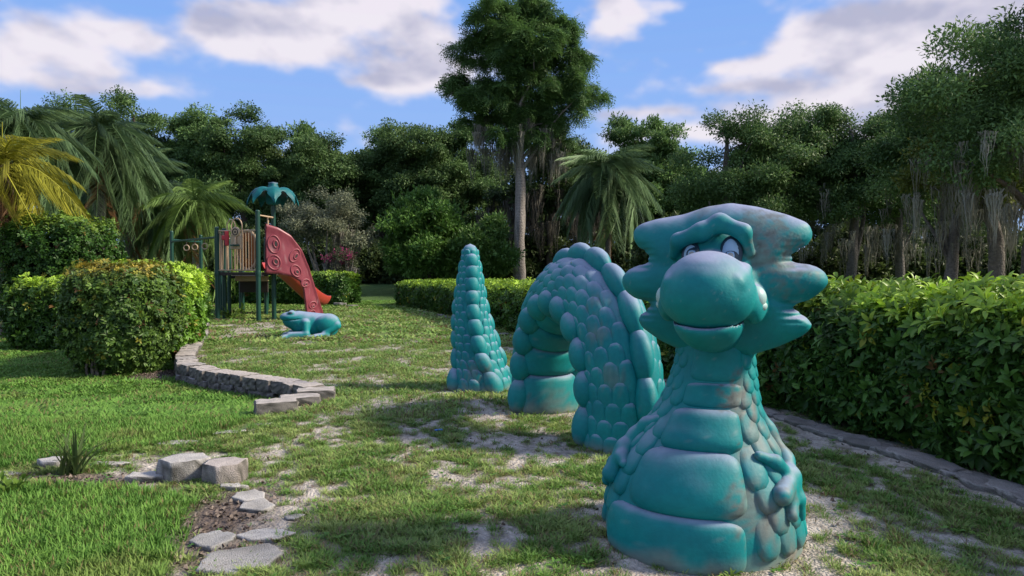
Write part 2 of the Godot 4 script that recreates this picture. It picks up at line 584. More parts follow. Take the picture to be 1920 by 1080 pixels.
func grass_at(x: float, z: float) -> float:
	var d := -z
	if d > 31.0: return 1.0
	var left := lawn_left(x, z)
	var n := nc.get_noise_2d(x * 1.2, z * 0.75)
	var n2 := nb.get_noise_2d(x * 5.5, z * 4.0)
	var g := 0.59 + n * 0.70 + n2 * 0.68
	g += smoothstep(22.0, 31.0, d) * 0.5
	g -= 0.25 * exp(-Vector2(x - 1.1, d - 3.7).length_squared() / 0.8) + 0.3 * exp(-Vector2(x - 0.7, d - 6.5).length_squared() / 2.0)
	g -= 0.45 * exp(-pow((x + 6.6) / 1.5, 2) - pow((d - 17.5) / 2.2, 2))
	g -= 0.8 * exp(-pow((x - table([2, 4.5, 5.9, 7.1, 21, 30], [3.4, 3.2, 2.95, 2.55, -1.8, -5.1], d)) / 0.28, 2)) * smoothstep(20.0, 9.0, d)
	g = clampf(g, 0.0, 1.0)
	return maxf(g, left)

func mulch_at(x: float, z: float) -> float:
	var d := -z
	var m := exp(-pow((x + 1.72) / 0.26, 2) - pow((d - 4.25) / 0.5, 2)) * 1.3
	m += exp(-pow((x + 2.9) / 0.7, 2) - pow((d - 4.88) / 0.15, 2)) * 1.2
	m += exp(-pow((x + 5.5) / 0.7, 2) - pow((d - 11.2) / 0.9, 2)) * 1.2
	m += exp(-pow((x + 1.5) / 0.3, 2) - pow((d - 3.6) / 0.35, 2)) * 0.6
	return clampf(m + nb.get_noise_2d(x * 6, z * 6) * 0.3, 0, 1)

func steps_from(lo: float, hi: float, mid0: float, mid1: float, fine: float, growth: float) -> PackedFloat32Array:
	var a := []
	var v := mid0
	while v <= mid1:
		a.append(v)
		v += fine
	var s := fine
	v = mid1
	while v < hi:
		s *= growth
		v += s
		a.append(minf(v, hi))
	s = fine
	v = mid0
	while v > lo:
		s *= growth
		v -= s
		a.push_front(maxf(v, lo))
	return PackedFloat32Array(a)

func ground_color(x: float, z: float) -> Color:
	var g := grass_at(x, z)
	var sand := Color(0.56, 0.51, 0.45) * (1.0 + 0.45 * nb.get_noise_2d(x * 3.0, z * 3.0))
	var humus := Color(0.085, 0.068, 0.042)
	var thatch := Color(0.22, 0.195, 0.10)
	var deep := Color(0.12, 0.18, 0.04)
	var t := nb.get_noise_2d(x * 9 + 40, z * 9)
	var c := mixc(sand, humus, smoothstep(0.15, 0.6, t) * 0.55)
	c = mixc(c, thatch, smoothstep(0.15, 0.65, g) * 0.8)
	c = mixc(c, deep, smoothstep(0.45, 1.0, g) * 0.8)
	c = mixc(c, Color(0.13, 0.098, 0.08) * (1.0 + 0.6 * t), mulch_at(x, z))
	if -z > 26.0:
		c = mixc(c, Color(0.08, 0.17, 0.03), smoothstep(26.0, 32.0, -z))
	c.a = 1.0
	return c

func make_ground() -> void:
	var xs := steps_from(-170.0, 170.0, -4.6, 4.4, 0.045, 1.035)
	var zs := steps_from(2.2, 190.0, 2.2, 9.5, 0.045, 1.022)
	var pts := PackedVector3Array()
	for d in zs:
		for x in xs:
			var bump := 0.0
			if d < 12.0:
				bump = nb.get_noise_2d(x * 7, d * 7) * 0.012 + na.get_noise_2d(x * 2.0, d * 2.0) * 0.012
			pts.append(Vector3(x, ground_h(x, -d) + bump, -d))
	# a few rows behind the camera
	var back := PackedVector3Array()
	for d in [-60.0, -12.0, -2.0, 1.0]:
		for x in xs:
			back.append(Vector3(x, 0.0, -d))
	back.append_array(pts)
	var colf := func(p: Vector3, _n: Vector3) -> Color: return ground_color(p.x, p.z)
	var o := part("ground", grid(back, zs.size() + 4, xs.size(), false, false, true, colf), M.soil, self)
	tag(o, "sandy playground soil and lawn with patchy thin grass", "ground", "", "structure")
	# a pale footpath far to the left
	var path := PackedVector3Array()
	for i in 24:
		var x := -9.8 - i * 1.6
		for k in 2:
			var z := -19.0 - i * 0.35 - k * 1.3
			path.append(Vector3(x, ground_h(x, z) + 0.02, z))
	var pc := func(_p: Vector3, _n: Vector3) -> Color: return Color(0.26, 0.22, 0.20)
	tag(part("footpath", grid(path, 24, 2, false, false, false, pc), M.stone, self), "pale concrete footpath crossing the far left lawn", "path", "", "structure")

# ---------------------------------------------------------------- grass
func tuft(blades: int, height: float, spread: float, lean: float, width: float, seed_at: int) -> ArrayMesh:
	rng.seed = seed_at
	var p := PackedVector3Array()
	var n := PackedVector3Array()
	var c := PackedColorArray()
	var ix := PackedInt32Array()
	for i in blades:
		var a := rr(0, TAU)
		var o := Vector3(cos(a), 0, sin(a)) * rr(0, spread)
		var dir := Vector3(cos(a + rr(-1, 1)), 0, sin(a + rr(-1, 1)))
		var h := height * rr(0.55, 1.1)
		var out := lean * rr(0.3, 1.3) * h
		var side := dir.cross(Vector3.UP) * width * rr(0.7, 1.2)
		var m := o + Vector3(0, h * 0.6, 0) + dir * out * 0.4
		var t := o + Vector3(0, h * rr(0.75, 1.0), 0) + dir * out
		var k := p.size()
		var nn := (Vector3.UP * 0.7 + dir * -0.4 + rdir() * 0.3).normalized()
		for v in [o - side, o + side, m - side * 0.8, m + side * 0.8, t]:
			p.append(v)
			n.append(nn)
		for q in 5:
			var f := rr(0.8, 1.2)
			c.append(Color(f, f, f))
		ix.append_array([k, k + 2, k + 1, k + 1, k + 2, k + 3, k + 2, k + 4, k + 3])
	return pack(p, n, c, ix)

func make_grass() -> void:
	var kinds := [tuft(10, 0.030, 0.045, 1.3, 0.0022, 1), tuft(10, 0.054, 0.05, 1.1, 0.0036, 2), tuft(10, 0.034, 0.10, 1.5, 0.005, 3), tuft(10, 0.048, 0.13, 1.3, 0.007, 4), tuft(9, 0.045, 0.22, 1.8, 0.016, 5)]
	var bufs := []
	var cnt := [0, 0, 0, 0, 0]
	for k in 5:
		var b := PackedFloat32Array()
		b.resize(16 * 150000)
		bufs.append(b)
	rng.seed = 77
	var sets := [[2.3, 7.0, 2300.0, 0], [7.0, 14.0, 620.0, 2], [14.0, 34.0, 130.0, 4]]
	for s in sets:
		var d0: float = s[0]
		var d1: float = s[1]
		var area := 0.80 * (d1 * d1 - d0 * d0)
		var total := int(area * s[2])
		for i in total:
			var d := sqrt(lerpf(d0 * d0, d1 * d1, rng.randf()))
			var x := rng.randf_range(-0.84, 0.80) * d
			var z := -d
			var g := grass_at(x, z)
			var left := lawn_left(x, z)
			if left < 0.5 and g < 0.16 + 0.66 * rng.randf(): continue
			if mulch_at(x, z) > 0.35 + rng.randf() * 0.4: continue
			var kind: int = s[3]
			if kind < 4 and left > 0.5 and rng.randf() < 0.85: kind += 1
			if cnt[kind] >= 150000: continue
			var tone := nb.get_noise_2d(x * 1.7 + 9, z * 1.7)
			var c: Color
			if left > 0.5:
				c = mixc(Color(0.085, 0.21, 0.03), Color(0.19, 0.36, 0.065), 0.5 + tone * 0.7 + rng.randf_range(-0.35, 0.35))
			elif d > 26.0 and g > 0.9:
				c = mixc(Color(0.08, 0.17, 0.02), Color(0.15, 0.26, 0.04), rng.randf())
			else:
				c = mixc(Color(0.12, 0.25, 0.045), Color(0.31, 0.40, 0.12), 0.45 + tone * 0.9 + rng.randf_range(-0.4, 0.4))
				if rng.randf() < 0.14: c = Color(0.22, 0.17, 0.09)
			if left > 0.5: c = mixc(c, Color(0.24, 0.26, 0.08), smoothstep(0.15, 0.65, nc.get_noise_2d(x * 0.9 + 30, z * 0.9)) * 0.45)
			if left > 0.5 and rng.randf() < 0.09: c = Color(0.2, 0.17, 0.07)
			var sc := rng.randf_range(0.7, 1.35) * (1.0 if left > 0.5 else lerpf(0.6, 1.25, clampf((g - 0.3) / 0.6, 0, 1)))
			put(bufs[kind], cnt[kind], Basis.from_euler(Vector3(rng.randf_range(-0.15, 0.15), rng.randf_range(0, TAU), rng.randf_range(-0.15, 0.15))).scaled(Vector3.ONE * sc), Vector3(x, ground_h(x, z) + 0.002, z), c)
			cnt[kind] += 1
	var holder := thing("grass", "grass growing over the playground and the lawns", "grass")
	holder.set_meta("kind", "stuff")
	for k in 5:
		copies("grass_tufts", kinds[k], M.blade, bufs[k].slice(0, cnt[k] * 16), holder)
	# little broad-leaved weeds between the grass
	var wb := PackedFloat32Array()
	wb.resize(16 * 9000)
	var wn := 0
	while wn < 9000:
		var d := sqrt(rng.randf_range(6.0, 420.0))
		var x := rng.randf_range(-0.84, 0.8) * d
		var g := grass_at(x, -d)
		if lawn_left(x, -d) < 0.5 and (g < 0.25 or nb.get_noise_2d(x * 1.3 + 70, d * 1.3) < 0.05): 
			if rng.randf() < 0.93: continue
		elif lawn_left(x, -d) > 0.5 and rng.randf() < 0.8: continue
		put(wb, wn, Basis.from_euler(Vector3(0, rng.randf_range(0, TAU), 0)).scaled(Vector3(1, 0.7, 1) * rng.randf_range(0.22, 0.55)), Vector3(x, ground_h(x, -d) + 0.004, -d), mixc(Color(0.06, 0.17, 0.025), Color(0.15, 0.29, 0.05), rng.randf()))
		wn += 1
	copies("small_weeds", SP.hedge[1], M.hedge, wb, holder)
	# dead leaves and bits of mulch
	var chip := tuft(3, 0.012, 0.03, 3.0, 0.006, 9)
	var b := PackedFloat32Array()
	b.resize(16 * 9000)
	var m := 0
	for i in 60000:
		if m >= 9000: break
		var d := sqrt(rng.randf_range(6.0, 150.0))
		var x := rng.randf_range(-0.84, 0.8) * d
		if mulch_at(x, -d) > rng.randf_range(0.25, 0.9) or (lawn_left(x, -d) < 0.3 and rng.randf() < 0.05):
			put(b, m, Basis.from_euler(Vector3(rng.randf_range(-0.4, 0.4), rng.randf_range(0, TAU), 0)).scaled(Vector3.ONE * rng.randf_range(0.7, 2.0)), Vector3(x, ground_h(x, -d) + 0.006, -d), mixc(Color(0.15, 0.11, 0.09), Color(0.33, 0.27, 0.22), rng.randf()))
			m += 1
	var o := copies("mulch", chip, M.bark, b.slice(0, m * 16), self)
	tag(o, "brown bark mulch and dead leaves scattered among the stones", "mulch", "", "stuff")

# ---------------------------------------------------------------- leaves
# one leaf: folded along its midrib, base at o, growing along dir, with its face up
func leaf_into(p: PackedVector3Array, n: PackedVector3Array, c: PackedColorArray, ix: PackedInt32Array, o: Vector3, dir: Vector3, up: Vector3, length: float, width: float, curl: float, f: float) -> void:
	var side := dir.cross(up).normalized()
	up = side.cross(dir).normalized()
	var k := p.size()
	var m := o + dir * length * 0.5 + up * curl * length * 0.25
	var t := o + dir * length - up * curl * length * 0.25
	var e := up * width * 0.22
	for v in [o, m + side * width * 0.5 + e, m, m - side * width * 0.5 + e, t]:
		p.append(v)
	n.append_array([up, (up - side * 0.4).normalized(), up, (up + side * 0.4).normalized(), (up + dir * 0.4).normalized()])
	for q in [0.85, 1.0, 0.95, 1.0, 1.08]:
		var g: float = q * f
		c.append(Color(g, g, g))
	ix.append_array([k, k + 2, k + 1, k, k + 3, k + 2, k + 1, k + 2, k + 4, k + 2, k + 3, k + 4])

# the same with a rounder outline, for leaves near the camera
func full_leaf_into(p: PackedVector3Array, n: PackedVector3Array, c: PackedColorArray, ix: PackedInt32Array, o: Vector3, dir: Vector3, up: Vector3, length: float, width: float, curl: float, f: float) -> void:
	var side := dir.cross(up).normalized()
	up = side.cross(dir).normalized()
	var k := p.size()
	for s in [[0.0, 0.04, 0.8], [0.26, 0.43, 0.92], [0.55, 0.5, 1.0], [0.82, 0.3, 1.05], [1.0, 0.02, 1.1]]:
		var t: float = s[0]
		var w: float = s[1] * width
		var mid := o + dir * length * t + up * curl * length * (t - t * t * 1.25)
		var g: float = s[2] * f
		p.append_array([mid + side * w + up * w * 0.4, mid, mid - side * w + up * w * 0.4])
		var nn := (up - dir * curl * (0.6 - 1.5 * t)).normalized()
		n.append_array([(nn - side * 0.4).normalized(), nn, (nn + side * 0.4).normalized()])
		c.append_array([Color(g, g, g), Color(g * 1.1, g * 1.1, g * 1.0), Color(g, g, g)])
	for q in 4:
		var a := k + q * 3
		ix.append_array([a, a + 1, a + 3, a + 1, a + 4, a + 3, a + 1, a + 2, a + 4, a + 2, a + 5, a + 4])

func spray(kind: String, seed_at: int) -> ArrayMesh:
	rng.seed = seed_at
	var p := PackedVector3Array()
	var n := PackedVector3Array()
	var c := PackedColorArray()
	var ix := PackedInt32Array()
	if kind == "broad":                 # a bunch of broad leaves on a twig end, about 0.7 m
		for i in 15:
			var o := rdir() * rr(0.05, 0.34)
			var d := (o.normalized() + rdir() * 0.7 + Vector3(0, 0.1, 0)).normalized()
			leaf_into(p, n, c, ix, o, d, (Vector3.UP + rdir() * 0.6).normalized(), rr(0.16, 0.27), rr(0.085, 0.13), rr(-0.3, 0.5), rr(0.75, 1.25))
	elif kind == "small":               # fine sparse leaves
		for i in 16:
			var o := rdir() * rr(0.05, 0.36)
			var d := (o.normalized() + rdir() * 0.8).normalized()
			leaf_into(p, n, c, ix, o, d, (Vector3.UP + rdir() * 0.7).normalized(), rr(0.10, 0.17), rr(0.045, 0.07), rr(-0.3, 0.4), rr(0.75, 1.25))
	elif kind == "feather":             # cypress: drooping twigs of needles
		for i in 5:
			var a := rr(0, TAU)
			var d := Vector3(cos(a), rr(-0.5, 0.35), sin(a)).normalized()
			var ln := rr(0.35, 0.6)
			for k in 7:
				var t := (k + 0.6) / 7.0
				var o := d * ln * t + Vector3(0, -0.22 * t * t, 0)
				for s in [-1.0, 1.0]:
					var q: Vector3 = (d * 0.6 + d.cross(Vector3.UP).normalized() * s * 0.8 + Vector3(0, rr(-0.4, 0.1), 0)).normalized()
					leaf_into(p, n, c, ix, o, q, (Vector3.UP + rdir() * 0.4).normalized(), rr(0.10, 0.17), rr(0.03, 0.05), 0.2, rr(0.75, 1.25))
	elif kind == "hedge":               # leaves of the clipped hedge, about 0.14 m
		for i in 7:
			var a := TAU * i / 7.0 + rr(-0.4, 0.4)
			var d := Vector3(cos(a), rr(0.1, 0.9), sin(a)).normalized()
			full_leaf_into(p, n, c, ix, d * 0.012 + Vector3(0, 0.008 * i, 0), d, (Vector3.UP + d * -0.2 + rdir() * 0.25).normalized(), rr(0.05, 0.085), rr(0.024, 0.036), rr(0.1, 0.5), rr(0.8, 1.2))
	return pack(p, n, c, ix)

func moss_mesh(seed_at: int) -> ArrayMesh:       # a hank of hanging moss, 1 m long, hanging down from 0
	rng.seed = seed_at
	var p := PackedVector3Array()
	var n := PackedVector3Array()
	var c := PackedColorArray()
	var ix := PackedInt32Array()
	for i in 12:
		var a := rr(0, TAU)
		var o := Vector3(cos(a), rr(-0.25, 0.1), sin(a)) * rr(0, 0.16)
		var ln := rr(0.2, 1.0)
		var w := rr(0.009, 0.02)
		var b := rr(0, TAU)
		var side := Vector3(cos(b), 0, sin(b))
		var k := p.size()
		for q in 6:
			var t := q / 5.0
			var m: Vector3 = o * (1.0 - 0.75 * t) + Vector3(rr(-0.03, 0.03), -ln * t, rr(-0.03, 0.03))
			var ww := w * (1.0 - t * 0.85) * rr(0.7, 1.3)
			p.append(m - side * ww)
			p.append(m + side * ww)
			var nn := (Vector3.UP.cross(side) + rdir() * 0.4).normalized()
			n.append(nn)
			n.append(nn)
			var f := rr(0.75, 1.2)
			c.append(Color(f, f, f))
			c.append(Color(f, f, f))
			if q < 5:
				var e := k + q * 2
				ix.append_array([e, e + 2, e + 1, e + 1, e + 2, e + 3])
	return pack(p, n, c, ix)

var SP := {}

func make_sprays() -> void:
	for k in ["broad", "small", "feather", "hedge"]:
		SP[k] = [spray(k, 101), spray(k, 102), spray(k, 103)]
	SP.moss = [moss_mesh(201), moss_mesh(202)]

# ---------------------------------------------------------------- trees
func bark_col(base: Color, seed_at: float) -> Callable:
	return func(p: Vector3, _n: Vector3) -> Color:
		var t := nb.get_noise_3d(p.x * 9 + seed_at, p.y * 1.6, p.z * 9)
		var u := nc.get_noise_3d(p.x * 2 + seed_at, p.y * 0.9, p.z * 2)
		var q := base * (1.0 + 0.55 * t + 0.4 * u)
		q.a = 1.0
		return q

# lobes: [centre, radii] in the tree's own metres. Returns clump centres for the limbs.
func crown(called: String, tree: Node3D, lobes: Array, clumps: int, per: int, size: float, kind: String, dark: Color, light: Color, sc := 1.0, core := 0.42) -> Array:
	var vol := []
	var sum := 0.0
	for l in lobes:
		sum += l[1].x * l[1].y * l[1].z
		vol.append(sum)
	var centres := []
	var b := PackedFloat32Array()
	b.resize(16 * clumps * per)
	var k := 0
	for i in clumps:
		var pick := rng.randf() * sum
		var j := 0
		while vol[j] < pick: j += 1
		var l: Array = lobes[j]
		var d := rdir()
		var at: Vector3 = l[0] + d * pow(rng.randf(), core) * l[1]
		centres.append(at)
		var r := size * rng.randf_range(0.6, 1.35)
		var tone := rng.randf()
		for q in per:
			var e := rdir()
			if e.y < -0.3: e.y *= 0.5
			var pos := at + e * Vector3(1.0, 0.62, 1.0) * r * pow(rng.randf(), 0.45)
			var up := (e * 0.6 + Vector3(0, 0.7, 0) + rdir() * 0.5)
			var c := mixc(dark, light, tone * 0.6 + rng.randf_range(-0.1, 0.55))
			put(b, k, basis_up(up, rng.randf() * TAU, Vector3.ONE * sc * rng.randf_range(0.7, 1.35)), pos, c)
			k += 1
	copies(called, SP[kind][int(rng.randi() % 3)], M.leaf, b, tree)
	return centres

func hang_moss(tree: Node3D, spots: Array, per: int, spread: Vector3, lmin: float, lmax: float, tint := Color(0.215, 0.22, 0.175)) -> void:
	var b := PackedFloat32Array()
	b.resize(16 * spots.size() * per)
	var k := 0
	for s in spots:
		var tone := rng.randf_range(0.7, 1.25)
		for q in per:
			var ln := lmin + (lmax - lmin) * pow(rng.randf(), 1.8)
			var w := rng.randf_range(0.6, 1.7) * sqrt(ln)
			var c := tint * tone * rng.randf_range(0.7, 1.25)
			put(b, k, Basis(Vector3.UP, rng.randf() * TAU).scaled(Vector3(w, ln, w)), s + Vector3(rng.randf_range(-1, 1), rng.randf_range(-1, 1), rng.randf_range(-1, 1)) * spread, c)
			k += 1
	copies("hanging_moss", SP.moss[0], M.moss, b, tree)

func limb_curve(a: Vector3, b: Vector3, sag: float) -> Array:
	var d := b - a
	return [a, a + Vector3(d.x * 0.3, d.y * 0.38 + sag, d.z * 0.3) + rdir() * d.length() * 0.06, a + Vector3(d.x * 0.68, d.y * 0.74 + sag, d.z * 0.68) + rdir() * d.length() * 0.06, b]

func trunk_and_limbs(tree: Node3D, pts: Array, radii: Array, tips: Array, limbs: int, from: float, bark: Color, sides := 10) -> void:
	var col := bark_col(bark, tree.position.x * 3.7)
	part("trunk", curve_tube(pts, radii, 22, sides, col, 0.28), M.bark, tree)
	var n := 0
	for i in tips.size():
		if n >= limbs: break
		var t := rng.randf_range(from, 0.98)
		var a: Vector3 = along(pts, t)
		var b: Vector3 = tips[i]
		if b.y < a.y - 0.4: continue
		var r: float = lerpf(radii[0], radii[-1], t) * rng.randf_range(0.35, 0.6)
		part("limb", curve_tube(limb_curve(a, b, 0.1), [r, r * 0.6, r * 0.2], 8, 6, col, 0.2), M.bark, tree)
		n += 1

func broad_tree(label: String, x: float, z: float, height: float, rx: float, low: float, dark: Color, light: Color, clumps := 80, group := "", kind := "broad", called := "oak_tree", dense := 50, sc := 0.8, bark := Color(0.10, 0.085, 0.07)) -> Node3D:
	var t := thing(called, label, "tree", Vector3(x, ground_h(x, z) - 0.05, z), 0, group)
	var top := height
	var mid := (top + low) / 2.0
	var lobes := [[Vector3(0, mid, 0), Vector3(rx * 0.85, (top - low) * 0.42, rx * 0.8)]]
	for i in 4:
		var a := rr(0, TAU)
		lobes.append([Vector3(cos(a) * rx * 0.5, lerpf(low, top, rr(0.25, 0.75)), sin(a) * rx * 0.5), Vector3(rx * 0.55, (top - low) * 0.2, rx * 0.5)])
	lobes.append([Vector3(rr(-0.3, 0.3) * rx, top - (top - low) * 0.15, 0), Vector3(rx * 0.5, (top - low) * 0.15, rx * 0.5)])
	var tips := crown("crown", t, lobes, clumps, dense, rx * 0.27, kind, dark, light, sc, 0.45)
	var r := 0.06 + height * 0.016
	trunk_and_limbs(t, [Vector3.ZERO, Vector3(rr(-0.2, 0.2), low * 0.6, rr(-0.2, 0.2)), Vector3(rr(-0.4, 0.4), mid, rr(-0.3, 0.3)), Vector3(rr(-0.4, 0.4), top * 0.9, 0)], [r * 1.35, r, r * 0.7, r * 0.2], tips, 9, 0.28, bark)
	return t

# ---------------------------------------------------------------- palms
func frond_mesh(seed_at: int, droop: float, hang: float, dead := false) -> ArrayMesh:    # 1 unit long, grows along +x and curves down
	rng.seed = seed_at
	var p := PackedVector3Array()
	var n := PackedVector3Array()
	var c := PackedColorArray()
	var ix := PackedInt32Array()
	var spine := []
	for i in 9:
		var t := i / 8.0
		spine.append(Vector3(t * (1.0 - 0.22 * droop * t), 0.20 * t - droop * t * t * (0.62 + 0.25 * t), 0))
	for k in 84:
		var t := 0.12 + 0.88 * k / 84.0
		var o: Vector3 = along(spine, t)
		var d: Vector3 = (along(spine, minf(1.0, t + 0.03)) - along(spine, t - 0.03)).normalized()
		for s in [-1.0, 1.0]:
			var ln := 0.34 * (0.35 + 0.65 * sin(PI * clampf(t * 0.9 + 0.1, 0, 1))) * rr(0.8, 1.15)
			var out: Vector3 = (Vector3(0, rr(-0.35, 0.55), s) + d * rr(0.5, 0.9)).normalized()
			var tip: Vector3 = o + out * ln * (1.0 - hang * 0.35) + Vector3(0, -ln * hang, 0)
			var m: Vector3 = o + out * ln * 0.55 + Vector3(0, -ln * hang * 0.18, 0)
			var w := 0.0062 * (1.2 if dead else 1.0)
			var side := out.cross(Vector3.UP).normalized() * w
			var i0 := p.size()
			for v in [o - side * 0.6, o + side * 0.6, m - side, m + side, tip]: p.append(v)
			var nn := (Vector3.UP + out * 0.25 + rdir() * 0.35).normalized()
			for q in 5: n.append(nn)
			var f := rr(0.75, 1.25)
			for q in [0.9, 0.9, 1.0, 1.0, 1.1]:
				c.append(Color(f * q, f * q, f * q))
			ix.append_array([i0, i0 + 2, i0 + 1, i0 + 1, i0 + 2, i0 + 3, i0 + 2, i0 + 4, i0 + 3])
	var leaf := pack(p, n, c, ix)
	var rib := curve_tube(spine, [0.011, 0.008, 0.002], 10, 5, func(_p: Vector3, _n: Vector3) -> Color: return Color(1.25, 1.15, 0.9))
	return join([leaf, rib])

var FR := []

func tint(m: StandardMaterial3D, c: Color) -> StandardMaterial3D:
	var t := m.duplicate() as StandardMaterial3D
	t.albedo_color = c.linear_to_srgb()
	return t

func palm(label: String, x: float, z: float, trunk_h: float, reach: float, fronds: int, c: StandardMaterial3D, seed_at: int, dead := 4, lean := Vector2.ZERO, trunk_c := Color(0.17, 0.155, 0.13), group := "") -> Node3D:
	rng.seed = seed_at
	var t := thing("palm_tree", label, "palm tree", Vector3(x, ground_h(x, z) - 0.05, z), 0, group)
	var top := Vector3(lean.x, trunk_h, lean.y)
	var r := 0.15
	part("trunk", curve_tube([Vector3.ZERO, Vector3(lean.x * 0.3, trunk_h * 0.4, lean.y * 0.3), Vector3(lean.x * 0.8, trunk_h * 0.8, lean.y * 0.8), top], [r * 1.3, r, r * 0.95, r * 1.1], 26, 12, bark_col(trunk_c, x), 0.12), M.bark, t)
	part("leaf_boots", curve_tube([top - Vector3(0, 0.55, 0), top - Vector3(0, 0.25, 0), top + Vector3(0, 0.45, 0)], [r * 1.2, r * 1.9, r * 0.9], 8, 10, bark_col(Color(0.20, 0.15, 0.10), x + 3), 0.4), M.bark, t)
	for i in fronds:
		var f := (i + 0.5) / fronds
		var a := i * 2.39996 + rr(-0.2, 0.2)
		var pitch := lerpf(1.3, -0.30, pow(f, 0.8)) + rr(-0.2, 0.2)
		var k := clampi(int(f * 3.0), 0, 2)
		var s := reach * rr(0.85, 1.12) * lerpf(0.8, 1.0, f)
		part("frond", FR[k], c, t, Transform3D(Basis(Vector3.UP, a) * Basis(Vector3.BACK, pitch) * Basis(Vector3.RIGHT, rr(-0.4, 0.4)) * Basis.from_scale(Vector3.ONE * s), top + Vector3(0, 0.3, 0)))
	part("spear_leaf", rod(top, top + Vector3(0.03, reach * 0.75, 0.02), 0.022, 6, 0.006), c, t)
	for i in dead:
		var a := i * TAU / maxi(dead, 1) + rr(-0.5, 0.5)
		part("dead_frond", FR[3], M.dead_frond, t, Transform3D(Basis(Vector3.UP, a) * Basis(Vector3.BACK, rr(-0.75, -0.35)) * Basis.from_scale(Vector3.ONE * reach * rr(0.6, 0.9)), top + Vector3(0, -0.05, 0)))
	return t

# ---------------------------------------------------------------- hedges
# line: centre points on the ground (x, d); rounded box section; seen from ends too
func hedge(called: String, label: String, line: Array, width: Array, height: Array, density: float, dark: Color, light: Color, fresh: Color, group := "", leaf_scale := 1.0, fresh_from := 0.82, rough := 0.06, fine_to := -1.0, cat := "hedge", bottom := 0.05, square := 4.5, level := 99.0) -> Node3D:
	var base := Vector3(line[0].x, 0, -line[0].y)
	base.y = ground_h(base.x, base.z)
	var t := thing(called, label, cat, base, 0, group)
	var total := 0.0
	var steps := 40
	var prev: Vector2 = line[0]
	var lens := [0.0]
	for i in range(1, steps + 1):
		var q: Vector2 = along(line, float(i) / steps)
		total += q.distance_to(prev)
		prev = q
		lens.append(total)
	# the point at length share s and turn a round the section, k of the full size
	var skin := func(s: float, a: float, k: float) -> Array:
		var c: Vector2 = along(line, s)
		var d: Vector2 = (along(line, minf(1, s + 0.01)) - along(line, maxf(0, s - 0.01))).normalized()
		var w := table([0.0, 0.5, 1.0], width, s) * 0.5
		var h := table([0.0, 0.5, 1.0], height, s)
		var ca := cos(a)
		var sa := sin(a)
		var m := pow(pow(absf(ca), square) + pow(absf(sa), square), -1.0 / square)
		var o := ca * m * w * k
		var y := h * 0.5 + sa * m * h * 0.5 * k
		var bulge := 1.0 + rough * 1.6 * na.get_noise_3d(c.x * 1.1 + ca, y * 1.3, c.y * 1.1 + sa)
		o *= bulge
		var x := c.x - d.y * o
		var dd := c.y + d.x * o
		return [Vector3(x, (level if level < 50.0 else ground_h(x, -dd)) + y * (1.0 + rough * 0.5 * na.get_noise_2d(x * 1.3, dd * 1.3)), -dd), Vector3(-d.y * ca, sa, -d.x * ca).normalized()]
	var pts := PackedVector3Array()
	var ns := 46
	for i in ns + 1:
		for j in 20:
			var k := 0.74
			var s := lerpf(0.06, 0.94, float(i) / ns)
			if i == 0 or i == ns: k = 0.05
			var q: Array = skin.call(s, TAU * j / 20.0, k)
			pts.append(q[0] - base)
	part("added_dark_core", grid(pts, ns + 1, 20, false, true, true), M.core, t)  # added dark filler that blocks light behind the hedge leaves
	var h0: float = (height[0] + height[1] + height[2]) / 3.0
	var w0: float = (width[0] + width[1] + width[2]) / 3.0
	var count := int(total * (2.0 * h0 + w0) * density)
	var ends := int((2.0 * h0 * w0) * density)
	var b := PackedFloat32Array()
	b.resize(16 * (count + ends))
	for i in count + ends:
		var s := rng.randf()
		var a := rng.randf_range(-PI * 0.30, PI * 1.30)
		var k := 0.0
		var sh := rng.randf()
		if i < count:
			k = lerpf(0.80, 1.03, pow(sh, 0.55))
			if sh > 0.96: k += rng.randf_range(0.02, 0.10)
		else:
			s = rng.randf_range(0.0, 0.035) if rng.randf() < 0.5 else rng.randf_range(0.965, 1.0)
			k = sqrt(rng.randf())
		var sl := s
		if fine_to > 0.0 and i < count and rng.randf() < 0.55: sl = s * fine_to     # more and smaller leaves on the near end
		var q: Array = skin.call(sl, a, k)
		var p: Vector3 = q[0]
		var nrm: Vector3 = q[1]
		var rel := sin(a)
		var hh := p.y - (level if level < 50.0 else ground_h(p.x, p.z))
		if hh < bottom: p.y += bottom
		var c := mixc(dark, light, rng.randf_range(-0.15, 1.0) + nb.get_noise_3dv(p * 1.5) * 0.5)
		if rng.randf() < 0.012: c = Color(0.16, 0.09, 0.035)
		elif rng.randf() < 0.02: c = Color(0.26, 0.28, 0.03)
		var top := table([0.0, 0.5, 1.0], height, sl)
		var fr := smoothstep(fresh_from, fresh_from + 0.16, hh / top + rng.randf_range(-0.09, 0.07))
		c = mixc(c, fresh * rng.randf_range(0.65, 1.25), fr * clampf(0.75 + nc.get_noise_3dv(p * 0.8), 0.15, 1.0))
		put(b, i, basis_up(nrm + rdir() * 0.75 + Vector3(0, 0.35, 0), rng.randf() * TAU, Vector3.ONE * leaf_scale * rng.randf_range(0.6, 1.45)), p - base, c)
	copies("leaves", SP.hedge[int(rng.randi() % 3)], M.hedge, b, t)
	return t

